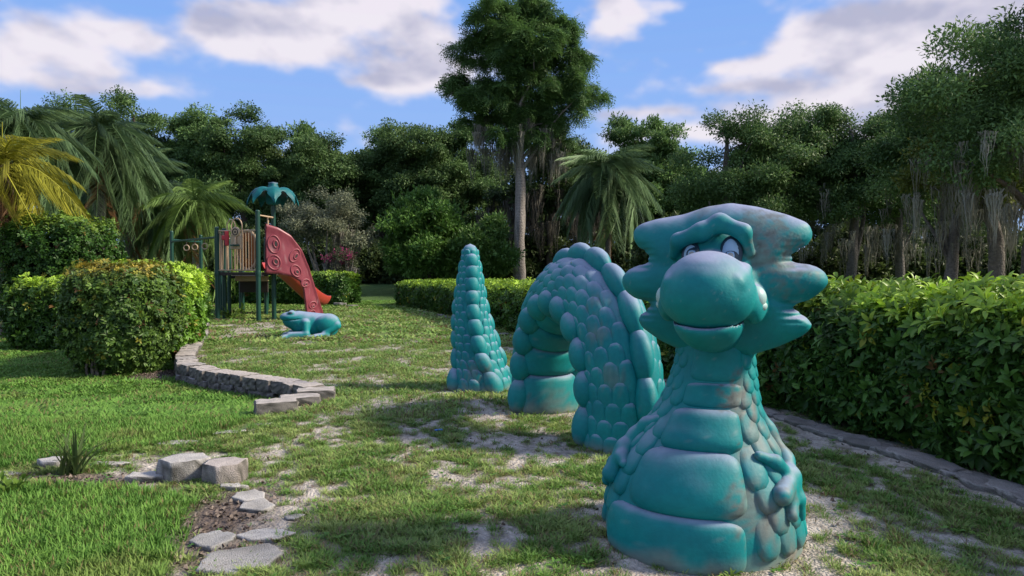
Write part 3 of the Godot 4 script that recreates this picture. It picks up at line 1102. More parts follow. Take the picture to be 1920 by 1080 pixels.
# a clipped bush, rounded in plan: centre (x, d), half sizes, height above its ground
func bush(called: String, label: String, x: float, d: float, rx: float, rz: float, height: float, level: float, sprays: int, dark: Color, light: Color, fresh: Color, leaf_scale: float, fresh_from: float, under := 0.85, pp := 2.8, qq := 4.0) -> Node3D:
	var base := Vector3(x, level, -d)
	var t := thing(called, label, "bush", base, 0, "clipped bushes at the left")
	var skin := func(dir: Vector3) -> Vector3:
		var e := Vector3(dir.x / rx, dir.y / (height * 0.5), dir.z / rz)
		var m := pow(pow(pow(absf(e.x), pp) + pow(absf(e.z), pp), qq / pp) + pow(absf(e.y), qq), -1.0 / qq)
		var p := dir * m
		p *= 1.0 + 0.13 * na.get_noise_3d(p.x * 1.3 + x, p.y * 1.5, p.z * 1.3 + d)
		var k := lerpf(under, 1.0, smoothstep(-height * 0.5, -height * 0.05, p.y))
		return Vector3(p.x * k, p.y + height * 0.5, p.z * k)
	var pts := PackedVector3Array()
	for i in 15:
		for j in 24:
			var a := PI * i / 14.0 - PI / 2
			var b := TAU * j / 24.0
			var q: Vector3 = skin.call(Vector3(cos(a) * cos(b), sin(a) * 0.999, cos(a) * sin(b)))
			pts.append(Vector3(q.x * 0.78, 0.12 + q.y * 0.80, q.z * 0.78))
	part("added_dark_core", grid(pts, 15, 24, false, true, false), M.core, t)  # added dark solid, shuts out light between the bush leaves
	var buf := PackedFloat32Array()
	buf.resize(16 * sprays)
	for i in sprays:
		var dir := Vector3(rr(-1, 1) * rx, rr(-1, 1) * height * 0.5, rr(-1, 1) * rz)
		var pick := rng.randi() % 3
		if pick == 0: dir.x = rx * (1.0 if rng.randf() < 0.5 else -1.0)
		elif pick == 1: dir.y = height * 0.5 * (1.0 if rng.randf() < 0.7 else -0.9)
		else: dir.z = rz * (1.0 if rng.randf() < 0.65 else -1.0)
		var p: Vector3 = skin.call(dir)
		var sh := rng.randf()
		var c0 := Vector3(0, height * 0.5, 0)
		p = c0 + (p - c0) * (lerpf(0.80, 1.02, pow(sh, 0.5)) + (0.07 if sh > 0.965 else 0.0))
		p.y = maxf(p.y, 0.04)
		var nrm := Vector3((p.x - c0.x) / rx, (p.y - c0.y) / (height * 0.5), (p.z - c0.z) / rz)
		nrm = Vector3(pow(absf(nrm.x), 2.0) * signf(nrm.x), pow(absf(nrm.y), 2.5) * signf(nrm.y), pow(absf(nrm.z), 2.0) * signf(nrm.z)).normalized()
		var c := mixc(dark, light, rr(-0.15, 1.0) + nb.get_noise_3dv((p + base) * 1.7) * 0.6)
		if rng.randf() < 0.012: c = Color(0.24, 0.24, 0.03)
		elif rng.randf() < 0.012: c = Color(0.16, 0.09, 0.035)
		var fr := smoothstep(fresh_from, fresh_from + 0.16, p.y / height + rr(-0.09, 0.07))
		c = mixc(c, fresh * rr(0.6, 1.25), fr * clampf(0.7 + nc.get_noise_3dv((p + base) * 0.9), 0.1, 1.0))
		put(buf, i, basis_up(nrm + rdir() * 0.75 + Vector3(0, 0.35, 0), rng.randf() * TAU, Vector3.ONE * leaf_scale * rr(0.7, 1.35)), p, c)
	copies("leaves", SP.hedge[int(rng.randi() % 3)], M.hedge, buf, t)
	return t

# ---------------------------------------------------------------- the painted dragons
# the paint: turquoise, lilac upper faces, part sun-bleached chalk, part sky reflection painted in, grey-brown lichen in blotches
func paint(stains: Array, bleach_and_sky := 1.0, lean := 0.0, lean_dirt := 0.6) -> Callable:
	return func(p: Vector3, n: Vector3) -> Color:
		var t := nb.get_noise_3dv(p * 5.0)
		var u := nc.get_noise_3dv(p * 2.1)
		var c := mixc(Color(0.001, 0.185, 0.205), Color(0.003, 0.245, 0.240), 0.5 + u * 0.9 + t * 0.3)
		var w := smoothstep(0.40, 0.95, n.y + t * 0.16 + u * 0.14 + lean) * bleach_and_sky
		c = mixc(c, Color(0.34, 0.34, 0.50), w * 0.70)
		for s in stains:
			var q: float = (p - s[0]).length() / s[1]
			if q < 1.4:
				var f := nb.get_noise_3dv(p * 17.0)
				var m: float = smoothstep(1.2, 0.3, q + f * 1.1 + t * 0.5) * s[2]
				c = mixc(c, Color(0.18, 0.20, 0.185) * (1.0 + f * 0.7), m)
		c = mixc(c, Color(0.30, 0.26, 0.21), smoothstep(0.10, -0.01, p.y + t * 0.06 + u * 0.05) * lean_dirt)
		var sp := nc.get_noise_3dv(p * 33.0)
		c = mixc(c, Color(0.30, 0.36, 0.36), smoothstep(0.52, 0.64, sp) * 0.22)
		c.a = 1.0
		return c

const NECK_H := [0.0, 0.12, 0.24, 0.36, 0.48, 0.56, 0.63, 0.70, 0.78, 0.86, 0.96, 1.08, 1.2]
const NECK_R := [0.522, 0.518, 0.50, 0.468, 0.405, 0.350, 0.308, 0.275, 0.245, 0.228, 0.208, 0.2, 0.2]
const NECK_X := [0.0, 0.0, 0.0, 0.0, 0.008, 0.015, 0.025, 0.035, 0.05, 0.06, 0.07, 0.075, 0.075]

func head_dragon() -> void:
	var o := thing("dragon_head_sculpture", "large turquoise dragon head and chest with white-blue eyes, nearest of the dragon pieces", "dragon sculpture", Vector3(1.04, 0, -3.87), 0, "pieces of the turquoise dragon")
	var face_dir := deg_to_rad(-15.5)                     # towards the camera's side
	# u: metres below 1.2; v: turn to the right
	var sm := func(xs: Array, h: float) -> float:
		return (table(NECK_H, xs, h - 0.03) + table(NECK_H, xs, h) * 2.0 + table(NECK_H, xs, h + 0.03)) * 0.25
	var body := func(u: float, v: float) -> Vector3:
		var h := 1.2 - u
		var r: float = sm.call(NECK_R, h)
		var a := v + face_dir
		return Vector3(sm.call(NECK_X, h) + sin(a) * r * 1.0, h, cos(a) * r * 0.97)
	var stains := [[Vector3(0.13, 0.28, 0.46), 0.14, 0.75], [Vector3(0.02, 0.28, 0.5), 0.06, 0.6], [Vector3(0.18, 0.60, 0.25), 0.12, 0.55], [Vector3(0.13, 0.78, 0.22), 0.10, 0.95], [Vector3(0.15, 0.88, 0.2), 0.06, 0.7], [Vector3(0.17, 0.17, 0.5), 0.09, 0.6], [Vector3(0.3, 0.6, 0.2), 0.12, 0.5], [Vector3(0.27, 0.3, 0.42), 0.13, 0.55], [Vector3(0.3, 0.12, 0.42), 0.14, 0.5], [Vector3(0.4, 0.55, 0.1), 0.14, 0.55], [Vector3(0.36, 0.03, 0.42), 0.08, 0.9], [Vector3(0.1, 0.5, 0.33), 0.07, 0.5]]
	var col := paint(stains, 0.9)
	var pts := PackedVector3Array()
	for i in 61:
		for j in 72:
			var h := 1.2 * i / 60.0
			var q: Vector3 = body.call(h, TAU * j / 72.0)
			pts.append(q)
	part("body", grid(pts, 61, 72, false, true, false, col), M.teal, o)
	# chest plates, top to bottom: top height, bottom height, middle turn, half width, bulge
	for k in [[1.06, 0.875, 0.06, 0.66, 0.022], [0.868, 0.745, 0.04, 0.66, 0.024], [0.738, 0.535, -0.05, 0.64, 0.060], [0.545, 0.245, -0.17, 0.66, 0.05], [0.25, -0.03, -0.36, 0.80, 0.05]]:
		part("chest_plate", patch(body, 1.2 - k[0], 1.2 - k[1], k[2] - k[3], k[2] + k[3], k[4], "pillow", 23, 27, col), M.teal, o)
	# scales, pointing down, from the plates round the back
	var u := 0.16
	var row := 0
	while u < 1.16:
		var h := 1.2 - u
		var r: float = sm.call(NECK_R, h)
		var size := lerpf(0.085, 0.165, smoothstep(1.05, 0.35, h))
		var n := int(round(TAU * r / (size * 0.86)))
		for j in n:
			var v := TAU * (j + 0.5 * (row % 2)) / n
			if v > PI: v -= TAU
			var mid := 0.0 if h > 0.55 else (-0.17 if h > 0.25 else -0.36)
			var half := 0.66 if h > 0.25 else 0.82
			var dv := 0.47 * size / r
			if absf(v - mid) < half + dv * 0.55: continue
			part("scale", patch(body, u - size * 0.62, u + size * 0.62, v - dv, v + dv, 0.028 * size / 0.11, "scale", 8, 8, col), M.teal, o)
		u += size * 0.66
		row += 1
	# the little arms folded on the chest
	var on := func(h: float, deg: float, lift: float) -> Vector3:
		return lifted(body, 1.2 - h, deg_to_rad(deg), lift)
	var arms := []
	var R := [on.call(0.70, 84, -0.012), on.call(0.60, 86, -0.005), on.call(0.46, 80, 0.008), on.call(0.39, 70, 0.015), on.call(0.515, 43, 0.02), on.call(0.475, 56, 0.025), on.call(0.335, 50, 0.035), on.call(0.235, 56, 0.03), on.call(0.29, 68, 0.03), on.call(0.20, 70, 0.02)]
	var L := [on.call(0.66, -58, -0.01), on.call(0.61, -72, 0.0), on.call(0.54, -78, 0.005), on.call(0.47, -76, 0.012), on.call(0.41, -60, 0.02), on.call(0.43, -67, 0.025), on.call(0.34, -70, 0.03), on.call(0.29, -78, 0.025), on.call(0.37, -84, 0.02), on.call(0.28, -88, 0.02)]
	for J in [R, L]:
		var f := func(p: Vector3) -> float:
			var d := cap(p, J[0], J[1], 0.028, 0.038)
			d = smin(d, cap(p, J[1], J[2], 0.036, 0.040), 0.05)
			d = smin(d, cap(p, J[2], J[3], 0.040, 0.046), 0.05)
			d = smin(d, cap(p, J[3], J[5], 0.04, 0.034), 0.03)
			d = smin(d, cap(p, J[5], J[4], 0.034, 0.025), 0.03)
			d = smin(d, cap(p, J[3], J[6], 0.045, 0.052), 0.03)
			d = smin(d, cap(p, J[3], J[7], 0.046, 0.034), 0.03)
			d = smin(d, cap(p, J[3], J[8], 0.04, 0.03), 0.03)
			return smin(d, cap(p, J[8], J[9], 0.034, 0.024), 0.03)
		var lo: Vector3 = J[0]
		var hi: Vector3 = J[0]
		for q in J:
			lo = lo.min(q)
			hi = hi.max(q)
		part("arm", surface_net(f, lo - Vector3.ONE * 0.1, hi + Vector3.ONE * 0.1, 0.011, col), M.teal, o)
	# ---- the head: one moulded form of frill, brow, muzzle and cheeks; x to the viewer's right, z forward
	var H := Transform3D(Basis(Vector3.UP, deg_to_rad(-24.0)), Vector3(0.045, 1.425, 0.12))
	var rim := [[-0.18, 0.332], [-0.32, 0.312], [-0.41, 0.287], [-0.447, 0.255], [-0.45, 0.21], [-0.43, 0.165], [-0.405, 0.115], [-0.408, 0.075], [-0.455, 0.045], [-0.50, 0.01], [-0.515, -0.03], [-0.495, -0.085], [-0.43, -0.135], [-0.385, -0.155], [-0.375, -0.18], [-0.405, -0.205], [-0.428, -0.235], [-0.40, -0.29], [-0.30, -0.36], [-0.16, -0.42], [0.0, -0.44], [0.16, -0.42], [0.30, -0.365], [0.41, -0.305], [0.452, -0.26], [0.448, -0.225], [0.405, -0.195], [0.385, -0.172], [0.41, -0.145], [0.49, -0.08], [0.528, -0.03], [0.50, 0.03], [0.435, 0.06], [0.395, 0.085], [0.395, 0.12], [0.43, 0.155], [0.452, 0.21], [0.43, 0.268], [0.33, 0.315], [0.19, 0.36], [0.06, 0.385], [-0.06, 0.37]]
	var radii := PackedFloat32Array()
	radii.resize(721)
	for i in 721:
		var a := -PI + TAU * i / 720.0
		var d := Vector2(cos(a), sin(a))
		var best := 0.3
		for k in rim.size():
			var p := Vector2(rim[k][0] * 1.03, rim[k][1])
			var q := Vector2(rim[(k + 1) % rim.size()][0] * 1.03, rim[(k + 1) % rim.size()][1])
			var hit = Geometry2D.segment_intersects_segment(Vector2.ZERO, d * 2.0, p, q)
			if hit != null: best = hit.length()
		radii[i] = best
	var soft := PackedFloat32Array()
	soft.resize(721)
	for i in 721:
		var s := 0.0
		for k in range(-5, 6): s += radii[(i + k + 720) % 720]
		soft[i] = s / 11.0
	var folds := [[Vector2(-0.395, 0.10), 1.0], [Vector2(0.385, 0.10), 1.0], [Vector2(-0.37, -0.175), 0.7], [Vector2(0.375, -0.175), 0.7]]
	var snout_c := Vector3(0.0, -0.075, 0.335)
	var snout_r := Vector3(0.226, 0.190, 0.228)
	var muzzle := func(p: Vector3) -> float:
		var q := p
		q.x *= 1.0 + 0.35 * (p.y + 0.075)                      # wider below
		var d := ell(q, snout_c, snout_r)
		d = smin(d, cap(p, Vector3(0, -0.06, 0.0), snout_c, 0.21, 0.17), 0.06)
		d = smin(d, ell(p, Vector3(0.0, 0.035, 0.29), Vector3(0.13, 0.062, 0.19)), 0.035)
		for s in [-1.0, 1.0]:
			d = smin(d, cap(p, Vector3(0.165 * s, 0.030, 0.25), Vector3(0.155 * s, -0.03, 0.455), 0.034, 0.026), 0.03)
			d = smin(d, ell(p, Vector3(0.208 * s, -0.14, 0.20), Vector3(0.056, 0.095, 0.13)), 0.03)
		return d
	var head := func(p: Vector3) -> float:
		var a := atan2(p.y, p.x)
		var rho := Vector2(p.x, p.y).length()
		var k := (a + PI) / TAU * 720.0
		var ki := int(k)
		var rad: float = lerpf(soft[ki], soft[mini(ki + 1, 720)], k - ki)
		var q := rho / rad
		var tk := 0.135
		var zz := (p.z + 0.05 - 0.05 * (1.0 - q)) / tk
		var fl := (pow(q * q * q * q + zz * zz, 0.5) - 1.0) * tk * 0.55
		if fl < 0.08:
			for fo in folds:
				var e: Vector2 = Vector2(p.x, p.y) - fo[0]
				var g := exp(-e.length_squared() / 0.0030)
				if g > 0.02:
					fl += fo[1] * g * (0.020 + 0.0045 * sin(e.y * 190.0))
		var d := smin(fl, muzzle.call(p), 0.05)
		# eye housing and the long brow with its peak
		d = smin(d, ell(p, Vector3(-0.005, 0.10, 0.10), Vector3(0.175, 0.135, 0.085)), 0.03)
		var br := cap(p, Vector3(-0.20, 0.115, 0.135), Vector3(-0.170, 0.180, 0.185), 0.028, 0.036)
		br = smin(br, cap(p, Vector3(-0.170, 0.180, 0.185), Vector3(-0.05, 0.222, 0.205), 0.036, 0.045), 0.03)
		br = smin(br, cap(p, Vector3(-0.05, 0.222, 0.205), Vector3(0.035, 0.266, 0.185), 0.045, 0.045), 0.03)
		br = smin(br, cap(p, Vector3(0.035, 0.266, 0.185), Vector3(0.15, 0.218, 0.195), 0.045, 0.038), 0.03)
		br = smin(br, cap(p, Vector3(0.15, 0.218, 0.195), Vector3(0.178, 0.12, 0.14), 0.036, 0.024), 0.03)
		return smin(d, br, 0.022)
	var hs := [[Vector3(0.22, 0.27, 0.08), 0.12, 0.7], [Vector3(0.24, 0.10, 0.1), 0.10, 0.65], [Vector3(0.36, 0.06, 0.08), 0.13, 0.55], [Vector3(0.3, 0.2, 0.1), 0.1, 0.5], [Vector3(-0.05, 0.36, 0.0), 0.08, 0.4]]
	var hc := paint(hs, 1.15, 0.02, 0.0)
	var hm := part("head", surface_net(head, Vector3(-0.56, -0.50, -0.26), Vector3(0.58, 0.43, 0.62), 0.0105, hc, 2.2), M.teal, o, H)
	# lower jaw: a deep lip that cups the muzzle
	var jaw := func(p: Vector3) -> float:
		var d := ell(p, Vector3(0.0, -0.215, 0.30), Vector3(0.168, 0.136, 0.202))
		d = smin(d, cap(p, Vector3(0, -0.26, 0.0), Vector3(0, -0.24, 0.26), 0.15, 0.13), 0.06)
		var top := p.y - (-0.245 + 1.5 * p.x * p.x + 0.02 * smoothstep(0.3, 0.0, p.z))
		d = -smin(-d, -top, 0.03)
		return maxf(d, -(muzzle.call(p) - 0.006))
	part("lower_jaw", surface_net(jaw, Vector3(-0.26, -0.44, -0.16), Vector3(0.26, -0.08, 0.56), 0.0105, hc, 2.0), M.teal, o, H)
	# eyes
	for e in [[Vector3(-0.105, 0.102, 0.172), Vector2(0.043, 0.064), Vector2(0.008, 0.006)], [Vector3(0.090, 0.112, 0.176), Vector2(0.048, 0.080), Vector2(0.002, -0.012)]]:
		var c: Vector3 = e[0]
		var r: Vector2 = e[1]
		var g: Vector2 = e[2]
		part("eye_rim", ball(c - Vector3(0, 0, 0.004), Vector3(r.x + 0.009, r.y + 0.009, 0.034)), M.outline, o, H)
		var w := part("eye", ball(c, Vector3(r.x, r.y, 0.036), 14, 24), M.eye, o, H)
		part("iris_rim", ball(c + Vector3(g.x, g.y, 0.006), Vector3(0.041, 0.043, 0.0365)), M.outline, w)
		part("iris", ball(c + Vector3(g.x, g.y, 0.007), Vector3(0.036, 0.038, 0.0375)), M.eye, w)
		part("pupil", ball(c + Vector3(g.x, g.y, 0.009), Vector3(0.027, 0.029, 0.0385)), M.pupil, w)
	for s in [-1.0, 1.0]:
		part("tooth", ball(Vector3(0.217 * s, -0.105, 0.255), Vector3(0.05, 0.058, 0.06)), M.tooth, o, H)
		part("tooth", ball(Vector3(0.230 * s, -0.145, 0.240), Vector3(0.04, 0.03, 0.05)), M.tooth, o, H)

func arch_dragon() -> void:
	var near := Vector3(0.93, 0, -5.88)
	var far := Vector3(0.335, 0, -7.50)
	var mid := (near + far) / 2.0
	var o := thing("dragon_arch_sculpture", "turquoise dragon back arching out of the ground with scales and a row of humps", "dragon sculpture", mid, 0, "pieces of the turquoise dragon")
	var D := (far - near).normalized()
	var a := near.distance_to(far) / 2.0
	var W := Vector3(D.z, 0, -D.x)                            # towards the viewer's left, seen from the near leg
	var y0 := 0.34
	var b := 0.90
	var leg := y0
	var bow := 1.45                                           # length of a quarter of the bow, about
	var total := 2.0 * (leg + bow)
	var centre := func(u: float) -> Array:
		if u < leg:
			return [-D * a + Vector3(0, u, 0), -D]
		if u > total - leg:
			return [D * a + Vector3(0, total - u, 0), D]
		var t := (u - leg) / (2.0 * bow) * PI
		var n := (D * (-cos(t)) * b + Vector3.UP * sin(t) * a).normalized()
		return [D * (-a * cos(t)) + Vector3(0, y0 + b * sin(t), 0), n]
	var skin := func(u: float, v: float) -> Vector3:
		var c: Array = centre.call(u)
		var rn := 0.335 if cos(v) > 0.0 else 0.27
		var fl := 1.0 + 0.10 * smoothstep(0.35, 0.0, minf(u, total - u))
		return c[0] + (c[1] * cos(v) * rn + W * sin(v) * 0.315) * fl
	var st := [[Vector3(0.10, 1.15, 0.75), 0.10, 0.5], [Vector3(0.05, 0.95, 0.95), 0.10, 0.5], [Vector3(0.15, 0.62, 1.1), 0.12, 0.5], [Vector3(-0.2, 0.45, 1.15), 0.10, 0.5], [Vector3(-0.05, 0.15, 1.2), 0.12, 0.6], [Vector3(-0.25, 0.1, -0.55), 0.18, 0.55]]
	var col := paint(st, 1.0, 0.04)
	var pts := PackedVector3Array()
	for i in 91:
		for j in 48:
			pts.append(skin.call(-0.08 + (total + 0.16) * i / 90.0, TAU * j / 48.0))
	part("body", grid(pts, 91, 48, false, true, false, col), M.teal, o)
	# belly rings on the inside of the bow
	var n := 9
	for i in n:
		var u0 := total * i / n - (0.05 if i == 0 else 0.0)
		var u1 := total * (i + 1) / n + (0.05 if i == n - 1 else 0.0)
		part("belly_ring", patch(skin, u0 - 0.006, u1 + 0.006, 2.05, TAU - 2.05, 0.075, "pillow", 15, 21, col), M.teal, o)
	# big lobes along both edges of the belly
	n = 11
	for i in n:
		var u := total * (i + 0.5) / n
		for s in [-1.0, 1.0]:
			part("side_lobe", patch(skin, u - 0.19, u + 0.19, s * 1.92 - 0.46, s * 1.92 + 0.46, 0.115, "dome", 13, 13, col), M.teal, o)
	# humps along the ridge
	n = 13
	for i in n:
		var u := total * (i + 0.45) / n
		part("ridge_hump", patch(skin, u - 0.175, u + 0.175, -0.25, 0.25, 0.15, "dome", 15, 13, col), M.teal, o)
	# scales, tips towards the tail
	var u := 0.02
	var row := 0
	while u < total - 0.05:
		for k in range(-4, 5):
			var v := 0.40 * (k + (0.5 if row % 2 == 1 else 0.0))
			if absf(v) < 0.28 or absf(v) > 1.64: continue
			var du := 0.130 * rr(0.92, 1.08)
			part("scale", patch(skin, u - du * 0.8, u + du, v - 0.232, v + 0.232, 0.040, "scale", 9, 9, col), M.teal, o)
		u += 0.128
		row += 1

func tail_dragon() -> void:
	var o := thing("dragon_tail_sculpture", "turquoise pointed dragon tail standing upright, covered in scales, between frog and arch", "dragon sculpture", Vector3(-0.37, 0, -8.72), 0, "pieces of the turquoise dragon")
	var turn := deg_to_rad(6.0)
	var skin := func(u: float, v: float) -> Vector3:
		var r := table([-0.1, 0.0, 0.1, 0.25, 0.45, 0.7, 1.0, 1.35, 1.62, 1.72, 1.775, 1.79], [0.375, 0.365, 0.345, 0.30, 0.262, 0.232, 0.19, 0.142, 0.108, 0.092, 0.052, 0.001], u)
		var lean := -0.135 * smoothstep(0.0, 1.1, u) - 0.01 * u
		var a := -v + turn + 0.35 * smoothstep(0.5, 0.0, u)
		return Vector3(lean + sin(a) * r, u, cos(a) * r - 0.08 * u)
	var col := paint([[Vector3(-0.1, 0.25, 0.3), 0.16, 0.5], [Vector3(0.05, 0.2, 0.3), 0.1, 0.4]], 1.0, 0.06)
	var pts := PackedVector3Array()
	for i in 71:
		for j in 40:
			var u := -0.08 + 1.87 * i / 70.0
			pts.append(skin.call(u, TAU * j / 40.0))
	part("body", grid(pts, 71, 40, false, true, false, col), M.teal, o)
	var rad := func(u: float) -> float:
		return table([0.0, 0.25, 0.7, 1.35, 1.75], [0.365, 0.30, 0.232, 0.142, 0.08], u)
	var u := 0.10
	while u < 1.70:                                          # humps, smaller towards the tip
		var r: float = rad.call(u)
		var l := 0.055 + r * 0.33
		part("ridge_hump", patch(skin, u - l, u + l, -0.09 / r - 0.12, 0.09 / r * 0.6 + 0.12, 0.025 + r * 0.19, "dome", 13, 11, col), M.teal, o)
		u += l * 1.45
	for s in [-1.0, 1.0]:
		u = 0.12
		while u < 1.5:
			var r: float = rad.call(u)
			var l := 0.05 + r * 0.36
			part("side_lobe", patch(skin, u - l, u + l, s * 1.75 - 0.42, s * 1.75 + 0.42, r * 0.30, "dome", 11, 11, col), M.teal, o)
			u += l * 1.5
	u = 0.05
	var row := 0
	while u < 1.68:
		var r: float = rad.call(u)
		var size := 0.060 + r * 0.26
		var n := int(round(TAU * r / (size * 0.95)))
		for j in n:
			var v := TAU * (j + 0.5 * (row % 2)) / n - PI
			var dv := 0.52 * size / r
			if absf(v) < 0.30 or absf(absf(v) - 1.75) < 0.3: continue
			part("scale", patch(skin, u - size * 0.6, u + size * 0.75, v - dv, v + dv, 0.014 + size * 0.17, "scale", 9, 9, col), M.teal, o)
		u += size * 0.78
		row += 1

func frog() -> void:
	var o := thing("frog_sculpture", "turquoise fibreglass frog crouching on the grass in front of the red slide", "frog sculpture", Vector3(-4.42, 0, -15.55), deg_to_rad(14))
	var f := func(p: Vector3) -> float:
		var d := cap(p, Vector3(-0.22, 0.34, 0), Vector3(0.36, 0.26, 0), 0.23, 0.24)
		d = smin(d, cap(p, Vector3(-0.12, 0.22, 0), Vector3(0.35, 0.16, 0), 0.24, 0.2), 0.1)
		d = smin(d, ell(p, Vector3(-0.40, 0.44, 0), Vector3(0.25, 0.125, 0.22)), 0.08)
		d = smin(d, ell(p, Vector3(-0.34, 0.34, 0), Vector3(0.24, 0.15, 0.2)), 0.05)
		d += 0.016 * exp(-pow((p.y - 0.395 - 0.1 * (p.x + 0.4)) / 0.014, 2)) * smoothstep(-0.16, -0.28, p.x)
		for s in [-1.0, 1.0]:
			d = smin(d, ell(p, Vector3(-0.40, 0.535, 0.125 * s), Vector3(0.075, 0.055, 0.06)), 0.03)
			d = smin(d, ell(p, Vector3(0.36, 0.29, 0.22 * s), Vector3(0.27, 0.21, 0.13)), 0.035)
			d = smin(d, cap(p, Vector3(0.56, 0.26, 0.26 * s), Vector3(0.30, 0.10, 0.30 * s), 0.09, 0.07), 0.025)
			d = smin(d, cap(p, Vector3(0.34, 0.06, 0.32 * s), Vector3(0.10, 0.045, 0.42 * s), 0.07, 0.055), 0.03)
			for k in 3:
				d = smin(d, cap(p, Vector3(0.14, 0.045, 0.40 * s), Vector3(-0.04 + 0.07 * k, 0.03, (0.46 + 0.035 * k) * s), 0.045, 0.04), 0.02)
			d = smin(d, cap(p, Vector3(-0.10, 0.32, 0.22 * s), Vector3(-0.08, 0.08, 0.30 * s), 0.085, 0.07), 0.04)
			d = smin(d, cap(p, Vector3(-0.08, 0.07, 0.30 * s), Vector3(-0.42, 0.06, 0.30 * s), 0.08, 0.085), 0.04)
			for k in 3:
				d = smin(d, cap(p, Vector3(-0.40, 0.06, 0.30 * s), Vector3(-0.58, 0.035, (0.20 + 0.1 * k) * s), 0.06, 0.045), 0.02)
		return d
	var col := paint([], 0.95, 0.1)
	part("body", surface_net(f, Vector3(-0.78, -0.03, -0.62), Vector3(0.74, 0.66, 0.62), 0.02, col), M.teal, o)
	for s in [-1.0, 1.0]:
		part("eye", ball(Vector3(-0.41, 0.535, 0.168 * s), Vector3(0.05, 0.034, 0.03), 8, 12), M.outline, o)

# ---------------------------------------------------------------- climbing frame
func prism(poly: Array, y0: float, y1: float) -> ArrayMesh:
	var st := SurfaceTool.new()
	st.begin(Mesh.PRIMITIVE_TRIANGLES)
	var mid := Vector3.ZERO
	for p in poly: mid += Vector3(p.x, (y0 + y1) / 2, p.y) / poly.size()
	var up := []
	var dn := []
	for p in poly:
		up.append(Vector3(p.x, y1, p.y))
		dn.append(Vector3(p.x, y0, p.y))
	face(st, up, mid, Color.WHITE)
	face(st, dn, mid, Color.WHITE)
	for i in poly.size():
		var j := (i + 1) % poly.size()
		face(st, [up[i], up[j], dn[j], dn[i]], mid, Color.WHITE)
	return st.commit()

func ring(c: Vector3, x: Vector3, y: Vector3, r: float, steps := 28, sides := 8) -> ArrayMesh:
	var pts := PackedVector3Array()
	var z := x.cross(y).normalized()
	for i in steps:
		var a := TAU * i / steps
		var o := x * cos(a) + y * sin(a)
		var e := (x.normalized() * cos(a) + y.normalized() * sin(a)).normalized()
		for j in sides:
			var b := TAU * j / sides
			pts.append(c + o + e * cos(b) * r + z * sin(b) * r)
	return grid(pts, steps, sides, true, true, true)

func disc(c: Vector3, x: Vector3, y: Vector3, t: float) -> ArrayMesh:
	var pts := PackedVector3Array()
	var z := x.cross(y).normalized()
	for q in [[0.0, t], [0.7, t], [0.94, t * 0.9], [1.0, t * 0.5], [1.0, -t * 0.5], [0.94, -t * 0.9], [0.0, -t]]:
		for j in 28:
			var a := TAU * j / 28.0
			pts.append(c + (x * cos(a) + y * sin(a)) * q[0] + z * q[1])
	return grid(pts, 7, 28, false, true, false)

